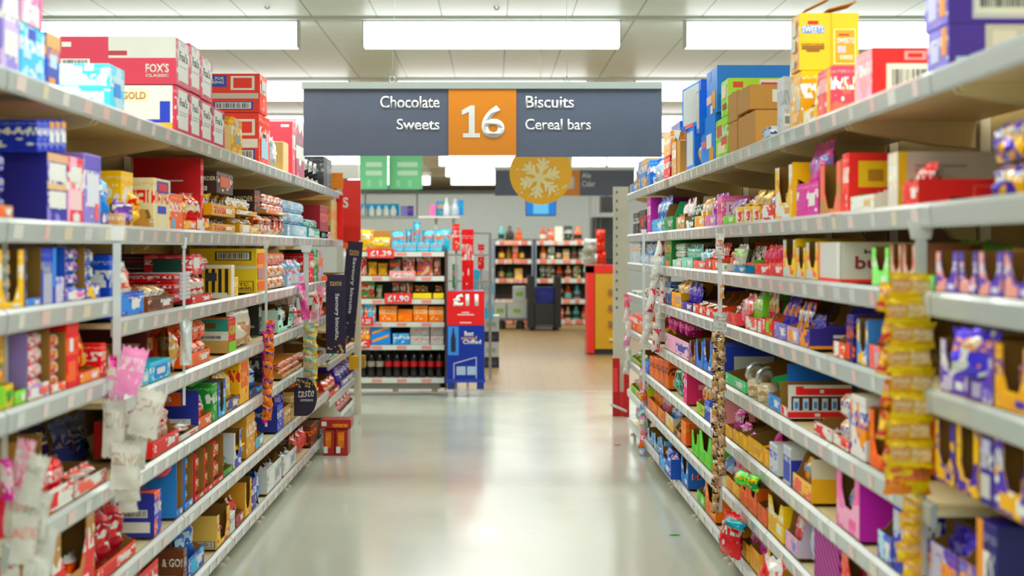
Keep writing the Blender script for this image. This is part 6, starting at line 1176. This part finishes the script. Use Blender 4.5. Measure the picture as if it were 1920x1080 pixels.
for z in (.2, .5, .8, 1.05): b.bar((-w2, .2, z), (w2-.1, .2, z), .01)
b.build('wire_frame', plain('b8bcc0', .3, .6), t)
# overhead shelf with white bottles, far left
HY = 20.6
t = tag(empty('wire_cage', at(728, 405, HY)), 'thin grey wire shelf hanging high up at the back', 'shelf')
b = MB(); a, c = at(672, 405, HY), at(782, 405, HY); tz = at(0, 357, HY).z
for x in (a.x+.1, c.x): b.bar((x-t.location.x, 0, 0), (x-t.location.x, 0, tz-t.location.z), .012)
b.bar((a.x-t.location.x-.1, 0, tz-t.location.z), (c.x-t.location.x, 0, tz-t.location.z), .01)
for x in (a.x+.1, c.x): b.bar((x-t.location.x, 0, tz-t.location.z), (x-t.location.x, 0, CEIL-t.location.z-.001), .008)
b.build('wire_frame', plain('8a9494', .3, .5), t); MB().box(a.x-t.location.x-.3, c.x-t.location.x, 0, .4, -.03, 0).build('shelf_board', plain('9aa4a2', .4), t)
for i in range(6):
    px = 670+i*13.5; a = at(px, 404, HY+.15); o = MB().lathe([(.045, 0), (.05, .02), (.045, .09), (.02, .12), (.018, .15)], 12).build('white_bottle', plain('e8ece8', .3), None, True); o.location = (a.x, HY+.12, at(0, 405, HY).z+.001)
    tag(o, 'small white bottle, %s from the left on the high wire shelf' % ORD[i], 'bottle', 'white bottles on the wire shelf')
fbox(672, 382, 748, 404.8, HY+.25, .1, printed('tray', '1ab0e8', '1ab0e8', '1ab0e8'), 'banner_box', 'bright sky-blue box behind the white bottles', 'box')
fbox(751, 386, 764, 404.8, HY+.1, .15, plain('8a8ad0', .4), 'small_box', 'lilac box right of the white bottles', 'box'); fbox(765, 386, 775, 404.8, HY+.1, .15, printed('board', '1c2ab0', 'blu', 'amb'), 'small_box', 'deep blue box right of the lilac one', 'box')
t = tag(empty('high_shelf', at(820, 405, 19.6)), 'white high shelf with cleaning products, left of the back wall', 'shelf')
a, b = at(784, 409, 19.6), at(862, 402, 19.6); MB().box(a.x-t.location.x, b.x-t.location.x, 0, .35, -.03, 0).build('shelf_board', plain('d8dcda', .4), t)
MB().box(-.04, .0, .1, .14, -t.location.z, -.03).build('post', plain('b8bcb8', .3), t)
MB().box(.2, .24, .1, .14, -t.location.z, -.03).build('post', plain('b8bcb8', .3), t)
fbox(806, 384, 817, 404.8, 19.7, .15, plain('f078b8', .4), 'pink_box', 'pink box on the white high shelf', 'box')
fbox(817.5, 377, 833, 404.8, 19.75, .15, printed('board', '2a8ab8', 'teal', 'amb'), 'blue_box', 'teal and blue box on the white high shelf', 'box')
for i, (px, hh, ww) in enumerate(((837, .25, .05), (853, .24, .06))):
    a = at(px, 404.8, 19.7); o = MB().lathe([(ww*.9, 0), (ww, .02), (ww*.95, hh*.5), (ww*.35, hh*.75), (ww*.3, hh)], 12).build('spray_bottle', plain('d8e0e4' if i == 0 else 'b8c8d8', .2), None, True); o.location = (a.x, 19.7, a.z+.001); tag(o, '%s bottle at the right end of the white high shelf' % ('slim white', 'stout clear-blue')[i], 'bottle')
fbox(859, 375, 869, 403, 19.72, .12, printed('board', '1a8ad0', 'azu', 'teal'), 'blue_pack', 'blue slanted pack at the end of the white high shelf', 'box')
# screen on the back wall
t = tag(empty('wall_screen', at(1014, 405, 27)), 'tilted blue screen hanging under the golden bauble at the back', 'screen')
a, b = at(986, 407, 27), at(1043, 366, 27); w_ = (b.x-a.x)/2; h_ = b.z-a.z
MB().box(-w_, w_, 0, .06, 0, h_).build('screen_case', plain('1a3a6a', .4), t); p = t.children[0]
plate((-w_*.95, 0, h_*.05), (w_*1.9, 0, 0), (0, 0, h_*.9), (0, -1, 0), p, glow('2a78c8', .8), 'display_panel'); plate((-w_*.5, -.002, h_*.1), (w_, 0, 0), (0, 0, h_*.55), (0, -1, 0), p, glow('6ab8e0', .8), 'display_glow')
t.rotation_euler = (.15, 0, 0)
MB().bar((0, .04, h_), (0, .05, CEIL-t.location.z-.02), .02).build('mount_pole', plain('c0c4c0'), t)
t = tag(empty('speaker_box', at(1138, 398, 24)), 'dark hanging box under the far grey sign', 'box'); signface(1126, 368, 1150, 398, 24, t, plain('2c2a28', .5), 'box_body', .3)
MB().bar((0, .1, at(0, 368, 24).z-t.location.z), (0, .1, CEIL-t.location.z-.002), .015).build('mount_pole', plain('55524c'), t)
# wine and spirits racks at the back
KYY = 28.2
rk = random.Random(77)
PAL = ['8a6a2a', '3a2a1c', 'c8a060', 'd83a2c', 'e8e0d0', '2a3a2a', 'b84a1c', 'f0c040', '58b0b0', '6a2030', 'd8b890', '2a2a34', 'e8702c', '4a6a3a']
for i, (x0, x1, ys, lb) in enumerate(((925, 1000, (452, 487, 523, 562, 600), 'left'), (1003, 1112, (452, 487, 523, 562, 600), 'right'))):
    t = tag(empty('drinks_rack', at((x0+x1)/2, 610, KYY)), '%s drinks rack with red price rails along the back wall' % lb, 'shelving')
    a, b = at(x0, 610, KYY), at(x1, 448, KYY); w2 = (b.x-a.x)/2
    MB().box(-w2, w2, .5, .54, .02-t.location.z, b.z-t.location.z).build('back_panel', plain('4a4038', .6), t)
    for sx in (-1, 1): MB().box(sx*w2-.03, sx*w2+.03, -.02, .5, -t.location.z+.001, b.z-t.location.z).build('side_upright', plain('8a94a4', .4), t)
    for y in ys:
        z = at(0, y, KYY).z-t.location.z; sh = MB().box(-w2+.04, w2-.04, 0, .49, z-.03, z).build('shelf_board', plain('cfcabc', .4), t)
        MB().box(-w2+.04, w2-.04, -.015, -.002, z-.08, z+.01).build('price_rail', plain('dfe0da', .3), sh)
        for k in range(4):
            q = -w2+.08+k*(2*w2-.2)/4+rk.uniform(0, .05); MB().box(q, q+rk.uniform(.08, .16), -.019, -.0155, z-.075, z+.005).build('price_ticket', plain(('e0806c', 'f0b090', 'e89a8a')[k % 3], .4), sh)
    zt = at(0, 610, KYY).z
    lv = 0
    for y in (ys if i else ys[:3]):
        z = at(0, y, KYY).z; q = a.x+.1; n = 0
        while q < b.x-.22 and n < 12:
            c1, c2 = rk.choice(PAL), rk.choice(PAL); w_ = rk.uniform(.05, .085); n += 1
            if rk.random() < .72:
                hh = rk.uniform(.24, .31); t2 = MB().lathe([(w_*.9, 0), (w_, .02), (w_, hh*.55), (w_*.42, hh*.75), (w_*.38, hh)], 10).build('drink_bottle', plain(c1, .2), None, True)
                MB().lathe([(w_*1.01, hh*.15), (w_*1.02, hh*.16), (w_*1.02, hh*.45), (w_*1.01, hh*.46)], 10).build('bottle_label', plain(c2, .4), t2, True); nm = 'bottle'
            else:
                hh = rk.uniform(.2, .3); t2 = MB().box(-w_, w_, -.06, .06, 0, hh).build('drink_box', printed('board', c1, c2, 'wht'), None, False, .006); nm = 'box'
            t2.location = (q+w_, KYY+.12, z+.001); q += w_*2+.025
            tag(t2, '%s %s from the left on the %s shelf of the %s drinks rack' % ((ORD[n-1]), nm, ('top', 'second', 'third', 'fourth', 'lowest')[lv], lb), nm, 'drinks on the %s rack' % lb)
        lv += 1
# black roll cage with blue load, box trolley
t = tag(empty('roll_cage', at(1021, 621, 26.2)), 'black upright roll cage with a blue load in front of the drinks racks', 'trolley')
MET = plain('232020', .5); a, b = at(990, 621, 26.2), at(1053, 518, 26.2); w2 = (b.x-a.x)/2; hh = b.z-a.z
for sx in (-1, 1): MB().box(sx*w2-(.12 if sx > 0 else 0), sx*w2+(.12 if sx < 0 else 0), 0, .6, .06, hh).build('side_panel', MET, t)
MB().box(-w2+.13, w2-.13, .05, .55, .06, hh*.5).build('lower_crate', plain('2c2826', .5), t); MB().box(-w2+.15, w2-.15, -.01, .02, .06, .12).build('bumper', plain('4a5468', .4), t)
for sx in (-1, 1):
    for yy in (.1, .5): MB().lathe([(.03, 0), (.05, .01), (.05, .05), (.03, .06)], 10, sx*(w2-.1), yy).build('caster', plain('181818'), t)
c = at(1022, 570, 26.2); o = carton_mesh(.34, .4, .3, printed('film', '1c2c78', '14205c', '2a3a98')); o.name = 'blue_crate'; o.location = (c.x, 26.3, at(0, 621, 26.2).z+hh*.5+.002); tag(o, 'navy wrapped load inside the black roll cage', 'crate')
t = tag(empty('box_trolley', at(958, 620, 26.6)), 'low dark trolley carrying pale boxes left of the black roll cage', 'trolley')
a, b = at(926, 601, 26.6), at(990, 598, 26.6); w2 = (b.x-a.x)/2
MB().box(-w2, w2, 0, .5, .19, .23).build('platform', plain('6a6c6a', .4), t)
for sx in (-1, 1):
    for yy in (.06, .42): MB().lathe([(.05, 0.002), (.08, .02), (.08, .14), (.04, .19)], 10, sx*(w2-.14), yy).build('caster', plain('26241e'), t)
zt = t.location.z+.231
for i, (x0, x1, q) in enumerate(((927, 949, 0), (951, 988, 0), (962, 986, 1))):
    a, b = at(x0, 598, 26.6), at(x1, 568, 26.6); o = carton_mesh(b.x-a.x, .4, .31 if q == 0 else .28, printed('tray', 'bcc2be', 'bcc2be', 'bcc2be')); o.name = 'pale_carton'; o.location = ((a.x+b.x)/2, 26.65, zt+q*.312); tag(o, 'pale grey carton with green mark, %s on the low trolley' % ('lower left', 'lower right', 'top')[i], 'carton', 'pale cartons on the trolley')
    plate((-.07, 0, .1), (.14, 0, 0), (0, 0, .08), (0, -1, 0), o, plain('8ab04c'), 'green_mark')
# grey and dark box stack beyond the price stand
zt = 0.001
for i, (hh, c_, k) in enumerate(((.135, '2c2c3c', 'lowest dark'), (.19, 'c4c8c4', 'lower pale'), (.13, '2a2a40', 'upper dark'), (.2, 'c8ccc8', 'topmost pale'))):
    a = at(921, 690, 17.9); o = carton_mesh(.2, .3, hh, plain(c_, .5)); o.name = 'drink_case'; o.location = (a.x, 17.95, zt); zt += hh+.001; tag(o, '%s case in the small floor stack beyond the price stand' % k, 'case', 'small floor stack'); decorate(o, 'R', .2, .3, hh, [('f', .2, .3, .8, .6, 'gry' if i % 2 else '4a4a5c')])
# right side: gold display with red edge, black tower with red ribbons, white garland
t = tag(empty('gold_display', at(1137, 658, 20.2)), 'gold promotional stand with red edge at the right end', 'stand')
z0 = -t.location.z
MB().box(-.16, .22, 0, .5, .08, 1.15).build('gold_body', plain('c89a1c', .35), t); MB().box(-.27, -.17, .0, .5, 0.02, 1.26).build('red_edge', plain('d8281c', .4), t); MB().box(-.27, .22, .0, .5, 1.16, 1.27).build('red_header', plain('d8201c', .4), t)
for k in range(4): MB().box(.04, .22, -.03, -.001, .2+k*.23, .23+k*.23).build('shelf_lip', plain('f0d890', .4), t)
MB().box(-.16, .22, .02, .48, 0.0, .07).build('plinth', plain('1c1c28', .5), t)
t.location.z = .001
for k in range(3): o = fbox(1141, 590-k*30+12, 1149, 600-k*30+12, 20.15, .02, plain('8a6a4a'), 'gift_pack', 'brown gift pack, %s from the bottom on the gold stand' % ORD[k], 'pack', 'gift packs on the gold stand')
t = tag(empty('drinks_fridge', at(1128, 600, 24.5)), 'tall black cabinet with blue foot behind the gold stand', 'cabinet')
MB().box(-.22, .35, 0, .6, .5, 1.35).build('cabinet_body', plain('1c1a1a', .4), t); MB().box(-.24, .1, -.02, .6, .0, .49).build('blue_foot', plain('1c3a7a', .4), t); MB().box(-.15, .36, 0, .6, 1.355, 2.05).build('upper_board', plain('24302c', .5), t); t.location.z = .001
for i, (x0, y0, x1, y1) in enumerate(((1117, 430, 1136, 455), (1118, 452, 1135, 474), (1119, 472, 1137, 496))): fbag(x0, y0, x1, y1, 22.5, 'e0281c f0401c e8502c', 'red_bundle', 'bright red foil bundle, %s in the hanging column' % ('top', 'middle', 'bottom')[i], 'bundle', 'red foil bundles', .15, i == 0)
for i, (x0, y0) in enumerate(((1094, 448), (1092, 466), (1094, 484), (1097, 500), (1104, 476))): fbag(x0, y0, x0+26, y0+26, 22.2+.2*i, 'c8ccc8 d8dcd8 b8bcb8', 'white_bundle', 'silvery white bundle, %s from the top left of the red column' % ORD[i], 'bundle', 'silvery bundles', .15, True)
